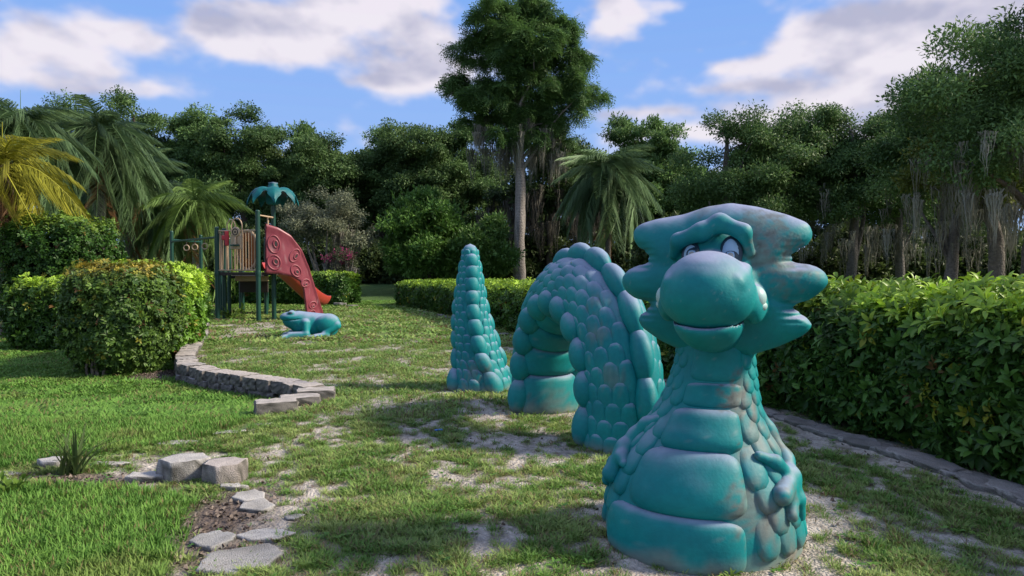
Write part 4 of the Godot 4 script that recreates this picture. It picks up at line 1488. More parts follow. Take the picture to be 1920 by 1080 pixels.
func climbing_frame() -> void:
	var at := Vector3(-8.3, 0, -22.4)
	var o := thing("climbing_frame", "playground climbing frame with green posts, tan rails, red climbing wall and a palm leaf topper", "climbing frame", at)
	var w := func(x: float, y: float, z: float) -> Vector3: return Vector3(x, y, z) - at
	for q in [[-8.52, -20.5, 2.68, 0.064], [-8.62, -21.25, 2.68, 0.064], [-7.19, -20.1, 3.13, 0.066], [-7.03, -20.94, 3.45, 0.066], [-9.25, -23.2, 2.5, 0.06], [-8.05, -23.2, 2.5, 0.06], [-10.0, -24.4, 1.5, 0.06], [-9.35, -24.6, 1.5, 0.06], [-9.8, -25.6, 1.5, 0.06], [-8.85, -25.6, 1.5, 0.06], [-11.5, -24.0, 2.76, 0.06], [-11.35, -25.9, 2.72, 0.06]]:
		var p := part("post", rod(w.call(q[0], -0.3, q[1]), w.call(q[0], q[2], q[1]), q[3], 14), M.green, o)
		part("post_cap", ball(w.call(q[0], q[2], q[1]), Vector3(q[3] * 1.06, 0.05, q[3] * 1.06), 8, 14), M.green, p)
		if q[2] > 2.6 and q[0] > -9.0:
			part("collar", rod(w.call(q[0], 1.30, q[1]), w.call(q[0], 1.46, q[1]), q[3] * 1.16, 14), M.green, p)
	part("deck", prism([Vector2(-8.5, -20.5) - Vector2(at.x, at.z), Vector2(-7.2, -20.15) - Vector2(at.x, at.z), Vector2(-7.05, -20.95) - Vector2(at.x, at.z), Vector2(-7.6, -23.3) - Vector2(at.x, at.z), Vector2(-9.2, -23.3) - Vector2(at.x, at.z)], 1.32, 1.41), M.deck, o)
	part("deck", prism([Vector2(-9.3, -23.3) - Vector2(at.x, at.z), Vector2(-8.0, -23.3) - Vector2(at.x, at.z), Vector2(-8.8, -25.6) - Vector2(at.x, at.z), Vector2(-10.0, -25.6) - Vector2(at.x, at.z)], 1.2, 1.29), M.deck, o)
	part("under_panel", bevel_box(Vector3(0.9, 0.42, 0.06), 0.01, w.call(-8.15, 0.98, -22.4)), M.deck, o)
	part("under_panel", bevel_box(Vector3(1.0, 0.16, 0.05), 0.01, w.call(-7.85, 1.22, -21.4)), M.tan, o)
	# front railing from the left post to the tall post
	var a: Vector3 = w.call(-8.46, 0, -20.48)
	var b: Vector3 = w.call(-7.25, 0, -20.12)
	var Y := Vector3.UP
	var dir := (b - a).normalized()
	var nrm := Vector3(-dir.z, 0, dir.x)
	if nrm.z < 0: nrm = -nrm
	part("rail", rod(a + Y * 2.60, b + Y * 2.60, 0.022), M.tan, o)
	part("rail", rod(a + Y * 1.47, b + Y * 1.47, 0.022), M.tan, o)
	for i in 13:
		var p := a.lerp(b, (i + 0.6) / 13.2)
		part("baluster", rod(p + Y * 1.47, p + Y * 2.60, 0.0125, 8), M.tan, o)
	# side railing on the left, seen end on
	var back: Vector3 = w.call(-9.2, 0, -23.1)
	part("rail", rod(a + Y * 2.55, back + Y * 2.5, 0.02), M.tan, o)
	part("rail", rod(a + Y * 1.47, back + Y * 1.47, 0.02), M.tan, o)
	for i in 14:
		var p := a.lerp(back, (i + 1.0) / 15.0)
		part("baluster", rod(p + Y * 1.47, p + Y * 2.52, 0.0135, 8), M.tan, o)
	# play panel in the railing: two hoops, a round dial, a red lever
	for k in [[0.20, 0.42, 2.92, -0.05], [0.38, 0.66, 2.95, 0.05]]:
		var p0: Vector3 = a.lerp(b, k[0]) + nrm * k[3]
		var p1: Vector3 = a.lerp(b, k[1]) + nrm * k[3]
		var list := [p0 + Y * 1.47, p0 + Y * 2.2]
		for q in 9:
			var t: float = PI * q / 8.0
			list.append(p0.lerp(p1, 0.5 - 0.5 * cos(t)) + Y * (2.72 + (k[2] - 2.72) * sin(t)))
		list.append_array([p1 + Y * 2.2, p1 + Y * 1.47])
		part("hoop", curve_tube(list, [0.017, 0.017], 44, 8), M.tan, o)
	var dc := a.lerp(b, 0.52) + nrm * 0.09 + Y * 2.56
	part("backing_panel", bevel_box(Vector3(0.36, 0.42, 0.04), 0.012, Vector3.ZERO), M.tan, o, Transform3D(Basis(Vector3.UP, -atan2(dir.z, dir.x)), dc + Vector3(-0.02, -0.28, 0) - nrm * 0.03))
	var dial := part("dial", disc(dc, dir * 0.145, Y * 0.145, 0.03), M.tan, o)
	part("dial_ring", ring(dc + nrm * 0.03, dir * 0.085, Y * 0.085, 0.014), M.deck, dial)
	part("dial_hub", ball(dc + nrm * 0.03, Vector3(0.03, 0.03, 0.02)), M.deck, dial)
	part("pedestal", rod(dc + Y * -0.36 + nrm * 0.04, dc + Y * -0.14 + nrm * 0.04, 0.05, 12, 0.03), M.tan, dial)
	part("bracket", bevel_box(Vector3(0.26, 0.05, 0.08), 0.012, dc + Y * -0.38 + nrm * 0.04), M.green, o)
	part("lever", join([bevel_box(Vector3(0.12, 0.42, 0.05), 0.02, a.lerp(b, 0.27) + nrm * 0.08 + Y * 2.38), bevel_box(Vector3(0.22, 0.14, 0.05), 0.02, a.lerp(b, 0.24) + nrm * 0.09 + Y * 2.40)]), M.bright_red, o)
	# round bubble panel behind the bars
	var bc: Vector3 = w.call(-7.72, 2.06, -20.75)
	var bx := Vector3(0.97, 0, 0.25)
	part("bubble_panel", disc(bc, bx * 0.30, Y * 0.52, 0.04), M.orange, o)
	part("bubble_frame", ring(bc, bx * 0.335, Y * 0.56, 0.045), M.tan, o)
	part("panel_slot", bevel_box(Vector3(0.07, 0.5, 0.04), 0.015, bc + Vector3(-0.02, 0.0, 0.06)), M.green, o)
	part("side_panel", disc(w.call(-7.18, 2.03, -21.25), Vector3(0.17, 0, 0.0), Y * 0.5, 0.03), M.orange, o)
	part("side_panel_frame", ring(w.call(-7.18, 2.03, -21.25), Vector3(0.19, 0, 0.0), Y * 0.54, 0.03), M.tan, o)
	# bar above the way to the slide
	part("rail", rod(w.call(-7.19, 3.03, -20.1), w.call(-7.03, 3.0, -20.94), 0.02), M.tan, o)
	part("rail", rod(w.call(-7.19, 3.03, -20.1), w.call(-6.93, 3.0, -20.6), 0.022), M.tan, o)
	part("stile", rod(w.call(-7.06, 1.42, -20.55), w.call(-7.06, 3.02, -20.55), 0.026), M.tan, o)
	# rings on the overhead bar
	part("overhead_bar", rod(w.call(-11.5, 2.44, -24.0), w.call(-8.52, 2.42, -20.5), 0.034), M.green, o)
	part("overhead_bar", rod(w.call(-11.5, 2.50, -24.0), w.call(-11.35, 2.5, -25.9), 0.034), M.green, o)
	for t in [0.36, 0.55, 0.76]:
		var p: Vector3 = w.call(lerpf(-11.5, -8.52, t), 2.25, lerpf(-24.0, -20.5, t))
		var rg := part("ring", ring(p + Y * -0.06, Vector3(0.085, 0, 0), Y * 0.085, 0.018), M.tan, o)
		part("ring_strap", rod(p + Y * 0.02, p + Y * 0.18, 0.012, 6), M.deck, rg)
	# red climbing wall that sweeps down to the ground: from the post outwards, lower and upper edge heights
	var ts := [0.0, 0.16, 0.32, 0.48, 0.60, 0.71, 0.82, 0.90, 1.0]
	var lo_e := [[0.0, 1.38], [0.22, 1.36], [0.44, 1.29], [0.60, 1.13], [0.655, 0.88], [0.675, 0.55], [0.69, 0.28], [0.70, 0.12], [0.71, -0.05]]
	var hi_e := [[0.0, 2.80], [0.22, 2.70], [0.43, 2.50], [0.61, 2.10], [0.73, 1.58], [0.82, 1.05], [0.90, 0.58], [0.955, 0.28], [1.0, -0.05]]
	var wall := func(s: float, k: float) -> Vector3:
		var l := Vector2(table(ts, lo_e.map(func(e): return e[0]), s), table(ts, lo_e.map(func(e): return e[1]), s))
		var h := Vector2(table(ts, hi_e.map(func(e): return e[0]), s), table(ts, hi_e.map(func(e): return e[1]), s))
		var p := l.lerp(h, k)
		return w.call(-7.06 + p.x * 1.35, p.y, -20.35 - 1.2 * p.x + 0.15 * sin(p.x * PI))
	var wn := Vector3(0.66, 0, 0.75)
	var pts := PackedVector3Array()
	var ns := 40
	for i in ns + 1:
		for j in 26:
			var k := 0.0
			var off := 0.0
			if j < 13:
				var q := -1.0 + 2.0 * j / 12.0
				k = 0.5 + 0.5 * sin(q * PI / 2)
				off = 0.055 * sqrt(maxf(0.0, 1.0 - pow(absf(q), 8.0))) + (0.03 if k > 0.93 else 0.0)
			else:
				var q := 1.0 - 2.0 * (j - 13) / 12.0
				k = 0.5 + 0.5 * sin(q * PI / 2)
				off = -0.055 * sqrt(maxf(0.0, 1.0 - pow(absf(q), 8.0)))
			pts.append(wall.call(float(i) / ns, k) + wn * off)
	var rc := func(p: Vector3, n: Vector3) -> Color:
		var t := nb.get_noise_3dv(p * 4.0)
		var c := mixc(Color(0.20, 0.030, 0.048), Color(0.31, 0.070, 0.092), 0.45 + t * 0.9)
		return mixc(c, Color(0.44, 0.30, 0.30), smoothstep(0.32, 0.5, nc.get_noise_3dv(p * 3.0)) * 0.5)
	part("climbing_wall", grid(pts, ns + 1, 26, false, true, true, rc), M.red, o)
	for q in [[0.10, 0.62, 0.15, 0.24, 0.35], [0.38, 0.60, 0.12, 0.19, 0.2], [0.10, 0.24, 0.16, 0.20, 0.5], [0.40, 0.22, 0.17, 0.13, -0.3], [0.60, 0.3, 0.1, 0.13, 0.0], [0.82, 0.5, 0.09, 0.12, 0.0], [0.90, 0.35, 0.09, 0.10, 0.0], [0.955, 0.6, 0.09, 0.10, 0.0]]:
		var p: Vector3 = wall.call(q[0], q[1])
		var ax: Vector3 = (wall.call(q[0] + 0.02, q[1]) - wall.call(q[0] - 0.02, q[1])).normalized()
		var ay: Vector3 = wall.call(q[0], q[1] + 0.03) - wall.call(q[0], q[1] - 0.03)
		ay = (ay - ax * ay.dot(ax)).normalized()
		var x: Vector3 = ax * cos(q[4]) + ay * sin(q[4])
		var y: Vector3 = ay * cos(q[4]) - ax * sin(q[4])
		var f := part("foothold", ring(p + wn * 0.045, x * q[2] * 1.1, y * q[3] * 1.05, 0.030), M.red_cup, o)
		part("foothold_rim", ring(p + wn * 0.05 + x * 0.045, x * q[2] * 0.40, y * q[3] * 0.42, 0.03, 20), M.red_cup, f)
		part("foothold_hole_shade", disc(p + wn * 0.066 + x * 0.05, x * q[2] * 0.30, y * q[3] * 0.32, 0.006), M.dark, f)  # flat dark disc drawn for the shade inside the hole
	# the slide behind it
	var line := [w.call(-7.55, 1.42, -22.3), w.call(-7.45, 1.36, -22.9), w.call(-7.25, 0.95, -23.7), w.call(-7.05, 0.5, -24.6), w.call(-6.95, 0.30, -25.3), w.call(-6.9, 0.27, -25.7)]
	pts = PackedVector3Array()
	for i in 31:
		var p: Vector3 = along(line, i / 30.0)
		var t: Vector3 = (along(line, minf(1, i / 30.0 + 0.02)) - along(line, maxf(0, i / 30.0 - 0.02))).normalized()
		var s := t.cross(Y).normalized()
		var n := s.cross(t)
		for j in 24:
			var q := j / 11.0 if j < 12 else (23 - j) / 11.0
			var g := q * 2.0 - 1.0
			var up := 0.30 * pow(absf(g), 3.0) - (0.0 if j < 12 else 0.07)
			pts.append(p + s * g * (0.34 if j < 12 else 0.36) + n * up)
	part("slide", grid(pts, 31, 24, false, true, false), M.slide, o)
	part("slide_foot", rod(w.call(-6.95, -0.1, -25.2), w.call(-6.95, 0.28, -25.2), 0.035), M.dark, o)
	# palm leaf topper
	var tp: Vector3 = w.call(-7.03, 3.38, -20.94)
	var bell := PackedVector3Array()
	for q in [[0.0, 0.0], [0.11, 0.0], [0.19, 0.05], [0.21, 0.16], [0.20, 0.30], [0.24, 0.42], [0.17, 0.50], [0.12, 0.62], [0.14, 0.66], [0.0, 0.69]]:
		for j in 20:
			var t := TAU * j / 20.0
			var r: float = q[0] * (1.0 + 0.05 * cos(t * 5.0))
			bell.append(tp + Vector3(cos(t) * r, q[1], sin(t) * r))
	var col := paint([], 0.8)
	part("topper_bell", grid(bell, 10, 20, false, true, false, col), M.teal_dark, o)
	for i in 7:
		var yaw := TAU * i / 7.0 + 0.3
		var d := Vector3(cos(yaw), 0, sin(yaw))
		var s := d.cross(Y)
		var lp := PackedVector3Array()
		for k in 17:
			var t := k / 16.0
			var c0 := tp + Y * 0.42 + d * (0.10 + 0.72 * t * (1.0 - 0.10 * t)) + Y * (0.42 * t - 0.72 * t * t * (0.4 + 0.6 * t))
			var wd := 0.26 * sin(PI * clampf(0.12 + t * 0.86, 0, 1)) * (1.0 + 0.16 * sin(t * 26.0))
			for j in 12:
				var g := (j / 5.0 * 2.0 - 1.0) if j < 6 else ((11 - j) / 5.0 * 2.0 - 1.0)
				lp.append(c0 + s * g * wd - Y * (absf(g) * 0.06 * (1.0 + t)) + (Y * 0.02 if j < 6 else Y * -0.02))
		part("topper_leaf", grid(lp, 17, 12, false, true, false, paint([], 1.0, 0.05)), M.teal_dark, o)

# ---------------------------------------------------------------- stones
func rough_outline(r: Vector2, n: int, jag: float) -> Array:
	var a := []
	for i in n:
		var t := TAU * (i + rr(-0.28, 0.28)) / n
		a.append(Vector2(cos(t) * r.x, sin(t) * r.y) * rr(1.0 - jag, 1.0 + jag))
	return a

func block_mesh(s: Vector3, seed_at: float, base: Color) -> ArrayMesh:      # split-faced concrete block
	var list := []
	var n := 7
	var st := SurfaceTool.new()
	st.begin(Mesh.PRIMITIVE_TRIANGLES)
	var axes := [[Vector3.RIGHT, Vector3.UP, Vector3.BACK], [Vector3.LEFT, Vector3.BACK, Vector3.UP], [Vector3.UP, Vector3.BACK, Vector3.RIGHT], [Vector3.DOWN, Vector3.RIGHT, Vector3.BACK], [Vector3.BACK, Vector3.RIGHT, Vector3.UP], [Vector3.FORWARD, Vector3.UP, Vector3.RIGHT]]
	var h := s / 2.0
	for ax in axes:
		var nn: Vector3 = ax[0]
		var pts := PackedVector3Array()
		for i in n:
			for j in n:
				var q: Vector3 = nn + ax[1] * (-1.0 + 2.0 * i / (n - 1)) + ax[2] * (-1.0 + 2.0 * j / (n - 1))
				# pull the corners in a little, so the edges are worn
				var l := pow(pow(absf(q.x), 14) + pow(absf(q.y), 14) + pow(absf(q.z), 14), 1.0 / 14.0)
				var p := q / l * h
				p += p.normalized() * nb.get_noise_3d(p.x * 22 + seed_at, p.y * 22, p.z * 22) * 0.03
				pts.append(p)
		var colf := func(p: Vector3, m: Vector3) -> Color:
			var t := nb.get_noise_3d(p.x * 20 + seed_at, p.y * 20, p.z * 20)
			var c := base * (1.0 + 0.5 * t)
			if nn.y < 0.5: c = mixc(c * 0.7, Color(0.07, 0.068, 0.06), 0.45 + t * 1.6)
			c.a = 1.0
			return c
		list.append(grid(pts, n, n, false, false, false, colf))
	return join(list)

func retaining_wall() -> void:
	var o := thing("retaining_wall", "low curved retaining wall of two courses of weathered concrete blocks", "retaining wall", Vector3(-5.0, 0, -11.0))
	var meshes := []
	for k in 6:
		meshes.append(block_mesh(Vector3(0.278, 0.158, 0.30), k * 7.3, [Color(0.54, 0.49, 0.45), Color(0.47, 0.44, 0.415), Color(0.57, 0.52, 0.475)][k % 3]))
	var d := 8.55
	var row := 0
	var count := 0
	for course in 2:
		d = 8.55 if course == 0 else 8.68
		while d < 19.5 and count < 150:
			var p := Vector2(wall_x(d), d)
			var q := Vector2(wall_x(d + 0.02), d + 0.02)
			var t := (q - p).normalized()
			var step := 0.298
			var y := -0.01 - 0.160 * course
			var yaw := atan2(t.y, t.x)
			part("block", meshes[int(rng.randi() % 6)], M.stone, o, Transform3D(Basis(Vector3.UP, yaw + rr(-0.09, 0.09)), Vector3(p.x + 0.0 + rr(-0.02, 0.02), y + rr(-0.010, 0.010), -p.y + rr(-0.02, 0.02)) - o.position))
			d += step * t.y
			count += 1
	# three blocks that step down at the end of the wall
	var names := ["loose concrete block lying lowest at the near end of the curved wall", "middle one of three pale blocks stepping down from the wall end", "pale block next to the end of the retaining wall, topmost of three"]
	var k := 0
	for b in [[-2.42, -7.25, 0.03, 0.4], [-2.30, -7.66, 0.02, 0.35], [-2.22, -8.0, 0.04, 0.25]]:
		var m := block_mesh(Vector3(0.42, 0.17, 0.27), 50 + k * 5.0, Color(0.54, 0.50, 0.46))
		var x := part("loose_block", m, M.stone, self, Transform3D(Basis(Vector3.UP, b[3]), Vector3(b[0], b[2] + ground_h(b[0] + 0.2, b[1]), b[1])))
		tag(x, names[k], "stone block", "loose blocks at the end of the wall")
		k += 1

func stones() -> void:
	var pale := Color(0.60, 0.58, 0.55)
	var grey := Color(0.42, 0.415, 0.40)
	var S := [
		# x, z, radius x, radius z, height, corners, turn, colour, label, called
		[-2.30, -4.95, 0.20, 0.145, 0.15, 6, 0.15, pale, "thick grey stone block with flat top, left of the pair beside the mulch", "stone_block"],
		[-1.98, -4.86, 0.165, 0.14, 0.145, 6, 0.5, Color(0.58, 0.52, 0.48), "thick stone block with pinkish flat top, right of the pair beside the mulch", "stone_block"],
		[-2.52, -4.88, 0.15, 0.09, 0.05, 5, 0.1, pale, "flat stone against the left foot of the thick block pair", "flat_stone"],
		[-1.86, -4.70, 0.11, 0.045, 0.035, 5, 0.0, pale, "thin flat stone below the right-hand thick block", "flat_stone"],
		[-1.68, -4.50, 0.115, 0.13, 0.03, 6, 0.4, pale, "pale flat stone right of the thick blocks, first of two together", "flat_stone"],
		[-1.545, -4.28, 0.115, 0.125, 0.035, 5, 0.2, Color(0.62, 0.60, 0.57), "pale flat stone touching the mulch, nearer one of two together", "flat_stone"],
		[-1.59, -3.76, 0.115, 0.13, 0.03, 7, 0.7, grey, "round grey flat stone at the edge of the near lawn", "flat_stone"],
		[-1.335, -3.83, 0.15, 0.085, 0.025, 6, 0.1, pale, "long pale flat stone with sand around it, right of the round grey one", "flat_stone"],
		[-1.335, -3.50, 0.215, 0.16, 0.03, 7, 0.3, Color(0.44, 0.43, 0.41), "largest grey flat stone, nearest the camera", "flat_stone"],
		[-2.80, -5.93, 0.17, 0.075, 0.03, 6, 0.25, pale, "narrow flat stone sunk in the middle of the left lawn edge", "flat_stone"],
		[-2.52, -6.28, 0.16, 0.06, 0.03, 5, 0.45, pale, "narrow flat stone sunk in grass, farther along the lawn edge towards the wall", "flat_stone"],
		[-2.32, -6.60, 0.11, 0.05, 0.025, 5, 0.5, grey, "small sunken stone at the far end of the lawn edging row", "flat_stone"],
		[-3.36, -5.17, 0.12, 0.10, 0.07, 6, 0.2, pale, "upright-edged pale stone behind the tuft of long grass", "flat_stone"],
		[-3.02, -5.27, 0.16, 0.05, 0.025, 5, 0.05, pale, "flat strip of stone just right of the tuft of long grass", "flat_stone"],
		[-3.62, -4.97, 0.16, 0.05, 0.03, 6, 0.0, pale, "pale stone at the left picture edge, farther of two", "flat_stone"],
		[-3.50, -4.80, 0.14, 0.05, 0.03, 6, 0.0, Color(0.60, 0.57, 0.53), "pale stone at the left picture edge, nearer of two", "flat_stone"],
		[-1.28, -4.12, 0.06, 0.045, 0.02, 5, 0.3, grey, "fist-sized grey stone between sand and mulch", "flat_stone"],
		[-6.95, -28.6, 0.30, 0.14, 0.16, 5, 0.1, pale, "pale block lying at the foot of the hedge behind the slide", "stone_block"],
		[-6.35, -28.2, 0.24, 0.12, 0.10, 5, 0.1, Color(0.45, 0.42, 0.38), "low pale block in front of the hedge corner right of the slide", "stone_block"],
	]
	var k := 0
	for s in S:
		rng.seed = 900 + k
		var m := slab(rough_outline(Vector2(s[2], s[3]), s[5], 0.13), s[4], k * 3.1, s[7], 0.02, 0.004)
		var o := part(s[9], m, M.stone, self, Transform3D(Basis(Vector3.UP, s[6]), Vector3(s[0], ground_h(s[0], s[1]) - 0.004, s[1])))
		tag(o, s[8], "stone", "loose stones at the lawn edge")
		k += 1
	# the edging along the right hedge
	var e := thing("stone_edging", "row of flat grey edging stones at the foot of the long right hedge", "stone edging", Vector3(2.6, 0, -7.0))
	var line := EDGE
	rng.seed = 51
	var t := 0.0
	var kinds := []
	for i in 7:
		kinds.append(slab(rough_outline(Vector2(0.205, 0.125), 7, 0.08), 0.035, i * 5.0, Color(0.40, 0.375, 0.36) * rr(0.8, 1.2), 0.03, 0.006))
	while t < 1.0:
		var p: Vector2 = along(line, t)
		var q: Vector2 = along(line, minf(t + 0.004, 1.0))
		var yaw := atan2(q.y - p.y, q.x - p.x) if t < 0.99 else 1.9
		part("edging_stone", kinds[int(rng.randi() % 7)], M.stone, e, Transform3D(Basis(Vector3.UP, yaw + rr(-0.12, 0.12)) * Basis(Vector3.RIGHT, rr(-0.06, 0.06)), Vector3(p.x + rr(-0.04, 0.04), ground_h(p.x, -p.y) + rr(-0.012, 0.012), -p.y) - e.position))
		t += 0.42 / 31.0

const EDGE := [Vector2(3.45, 2.0), Vector2(3.38, 3.4), Vector2(3.20, 4.6), Vector2(2.98, 5.85), Vector2(2.58, 7.1), Vector2(1.45, 10.8), Vector2(0.25, 14.8), Vector2(-1.75, 21.3), Vector2(-3.4, 25.6), Vector2(-5.0, 29.4)]

func long_grass_plant() -> void:
	var o := thing("long_grass_plant", "tuft of long arching strap leaves by the stones in the left lawn", "plant", Vector3(-3.12, 0.0, -5.0))
	rng.seed = 61
	var col := func(p: Vector3, _n: Vector3) -> Color: return mixc(Color(0.05, 0.085, 0.025), Color(0.10, 0.15, 0.05), 0.5 + nb.get_noise_3dv(p * 9.0))
	for i in 46:
		var a := rr(0, TAU)
		var d := Vector3(cos(a), 0, sin(a)) + Vector3(0.35, 0, 0)
		var ln := rr(0.22, 0.42)
		var s := Vector3(-sin(a), 0, cos(a))
		var b := Vector3(rr(-0.06, 0.06), 0, rr(-0.05, 0.05))
		var pts := PackedVector3Array()
		var lean := rr(0.25, 1.0)
		for k in 7:
			var t := k / 6.0
			var c := b + d * ln * lean * t * (0.3 + 0.55 * t) + Vector3(0, ln * (t * 1.1 - 0.55 * lean * t * t), 0)
			var w := 0.008 * (1.0 - pow(t, 3.0)) + 0.0008
			for g in [-1.0, 0.0, 1.0]:
				pts.append(c + s * g * w + Vector3(0, -0.003 * (1.0 - absf(g)), 0))
		part("leaf", grid(pts, 7, 3, false, false, true, col), M.blade, o)

func sprig(label: String, at: Vector3, n: int, size: float, seed_at: int, called := "weed", cat := "weed") -> void:
	rng.seed = seed_at
	var p := PackedVector3Array()
	var nn := PackedVector3Array()
	var c := PackedColorArray()
	var ix := PackedInt32Array()
	for i in n:
		var a := rr(0, TAU)
		var d := Vector3(cos(a), rr(0.2, 1.0), sin(a)).normalized()
		var o := d * size * rr(0.1, 0.9)
		for k in 3:
			leaf_into(p, nn, c, ix, o * (0.5 + 0.25 * k), (d + rdir() * 0.8).normalized(), (Vector3.UP + rdir() * 0.4).normalized(), size * rr(0.3, 0.5), size * rr(0.12, 0.2), 0.3, rr(0.7, 1.2))
	for i in c.size(): c[i] = c[i] * Color(0.12, 0.21, 0.03)
	tag(part(called, pack(p, nn, c, ix), M.blade, self, Transform3D(Basis(), at)), label, cat)

# ---------------------------------------------------------------- the place
func _ready() -> void:
	var cam := Camera3D.new()
	cam.name = "camera"
	cam.position = Vector3(0, 1.45, 0)
	cam.rotation_degrees = Vector3(-1.378, 0, 0)
	cam.fov = 44.2
	cam.near = 0.05
	cam.far = 600.0
	add_child(cam)
	cam.current = true
	var env := Environment.new()
	env.background_mode = Environment.BG_SKY
	env.tonemap_mode = Environment.TONE_MAPPER_LINEAR
	env.tonemap_exposure = 3.4
	env.sdfgi_enabled = true
	env.ssao_enabled = true
	env.ssil_enabled = true
	for k in [na, nb, nc]:
		k.noise_type = FastNoiseLite.TYPE_SIMPLEX_SMOOTH
		k.frequency = 1.0
	na.fractal_octaves = 2
	na.seed = 1
	nb.fractal_octaves = 3
	nb.seed = 2
	nc.fractal_octaves = 3
	nc.seed = 3
	var sky := Sky.new()
	var pano := PanoramaSkyMaterial.new()
	pano.panorama = ImageTexture.create_from_image(cloud_sky())
	pano.energy_multiplier = 1.0
	sky.sky_material = pano
	env.sky = sky
	env.background_energy_multiplier = 1.0
	var we := WorldEnvironment.new()
	we.name = "environment"
	we.environment = env
	add_child(we)
	var sun := DirectionalLight3D.new()
	sun.name = "sun"
	sun.light_color = Color(1.0, 0.945, 0.86)
	sun.light_energy = 0.68
	sun.light_angular_distance = 10.0
	sun.shadow_enabled = true
	add_child(sun)
	sun.look_at_from_position(Vector3.ZERO, -Vector3(0.80, 0.62, 0.03), Vector3.UP)

	make_materials()
	M.teal_dark = tint(M.teal, Color(0.55, 0.55, 0.6))
	M.frond_deep = tint(M.frond, Color(0.14, 0.235, 0.105))
	M.frond_mid = tint(M.frond, Color(0.17, 0.28, 0.075))
	M.frond_yellow = tint(M.frond, Color(0.37, 0.37, 0.045))
	M.dead_frond = tint(M.frond, Color(0.30, 0.17, 0.08))
	make_sprays()
	FR = [frond_mesh(301, 1.0, 0.8), frond_mesh(302, 1.4, 1.2), frond_mesh(303, 1.85, 1.4), frond_mesh(304, 1.9, 0.9, true)]
	make_ground()
	background()
	hedges()
	retaining_wall()
	climbing_frame()
	head_dragon()
	arch_dragon()
	tail_dragon()
	frog()
	stones()
	long_grass_plant()
	make_grass()
	sprig("small green weed sprouting against the dragon's lowest chest plate", Vector3(1.02, 0.0, -3.30), 9, 0.11, 71)
	sprig("leafy weed growing among the posts of the climbing frame", Vector3(-8.35, 0.0, -21.2), 24, 0.55, 72)
	sprig("bright green weed at the lower left corner of the near lawn", Vector3(-3.25, 0.0, -4.55), 22, 0.20, 73)
	sprig("light green weed at the foot of the big rounded bush by the wall", Vector3(-5.55, -0.28, -10.1), 16, 0.24, 74)
	var wr := part("plastic_scrap", bevel_box(Vector3(0.07, 0.012, 0.03), 0.003), M.litter, self, Transform3D(Basis(Vector3.UP, 0.5), Vector3(-0.66, 0.02, -6.35)))
	tag(wr, "tiny blue scrap of plastic lying in the thin grass", "litter")

const HEDGE_DARK := Color(0.026, 0.072, 0.013)
const HEDGE_LIGHT := Color(0.09, 0.20, 0.032)
const HEDGE_FRESH := Color(0.38, 0.58, 0.055)

func hedges() -> void:
	rng.seed = 31
	var line := []
	var w := [2.2, 1.9, 1.5]
	for i in EDGE.size():
		var p: Vector2 = EDGE[i]
		var q: Vector2 = EDGE[mini(i + 1, EDGE.size() - 1)]
		var o: Vector2 = EDGE[maxi(i - 1, 0)]
		var d := (q - o).normalized()
		line.append(p + Vector2(d.y, -d.x) * -1.0 * -1.0 * (0.22 + table([0.0, 0.5, 1.0], w, float(i) / (EDGE.size() - 1)) * 0.5))
	hedge("hedge", "long clipped green hedge curving along the whole right side behind the dragon", line, w, [1.24, 1.22, 0.95], 470.0, HEDGE_DARK, HEDGE_LIGHT, HEDGE_FRESH, "clipped hedges", 1.2, 0.76, 0.05, 0.30)
	hedge("hedge", "clipped hedge running behind the climbing frame to the gap in the lawn", [Vector2(-15.0, 31.4), Vector2(-12.0, 31.0), Vector2(-9.0, 30.6), Vector2(-6.85, 30.2)], [1.5, 1.5, 1.5], [1.25, 1.25, 1.25], 220.0, HEDGE_DARK, HEDGE_LIGHT, HEDGE_FRESH * 0.9, "clipped hedges", 1.7, 0.84)
	bush("tall_bush", "tall box-clipped dark green bush at far left below the palms", -11.35, 18.0, 1.12, 1.1, 2.95, -0.25, 5200, HEDGE_DARK, Color(0.06, 0.15, 0.022), HEDGE_FRESH * 0.55, 1.2, 0.86, 0.95, 3.6, 5.0)
	bush("low_bush", "low clipped bush with bright top at the left, behind the big rounded bush", -9.45, 15.3, 1.1, 0.95, 1.46, -0.25, 3200, HEDGE_DARK, Color(0.075, 0.165, 0.024), HEDGE_FRESH, 1.3, 0.80, 0.86, 3.2)
	bush("round_bush", "bright yellow-green rounded bush behind the reddish-topped bush", -8.35, 16.4, 1.15, 1.0, 1.84, -0.25, 2800, HEDGE_DARK * 1.6, Color(0.09, 0.19, 0.025), HEDGE_FRESH * 0.95, 1.4, 0.6, 0.9, 2.4, 3.0)
	bush("sunlit_bush", "sunlit yellow-green bush beside the bend of the retaining wall", -6.75, 13.2, 0.76, 1.05, 1.58, -0.22, 4200, Color(0.07, 0.17, 0.018), Color(0.17, 0.34, 0.035), HEDGE_FRESH, 1.1, 0.70, 0.80)
	var big := bush("big_bush", "big rounded bush with reddish-orange new leaves on top, nearest on the left lawn", -6.32, 11.5, 0.76, 0.82, 1.72, -0.22, 6500, Color(0.035, 0.080, 0.018), Color(0.13, 0.23, 0.04), Color(0.34, 0.27, 0.04), 0.92, 0.88, 0.72)
	rng.seed = 33
	for i in 8:
		var p := Vector3(rr(-0.40, 0.15), -0.05, rr(0.50, 0.62))
		part("stem", curve_tube([p, p + Vector3(rr(-0.08, 0.08), 0.25, rr(-0.05, 0.05)), p + Vector3(rr(-0.15, 0.15), 0.55, rr(0.0, 0.1)), p + Vector3(rr(-0.3, 0.3), 0.9, -0.1)], [0.028, 0.022, 0.018, 0.01], 12, 7, bark_col(Color(0.25, 0.21, 0.16), i), 0.3), M.bark, big)

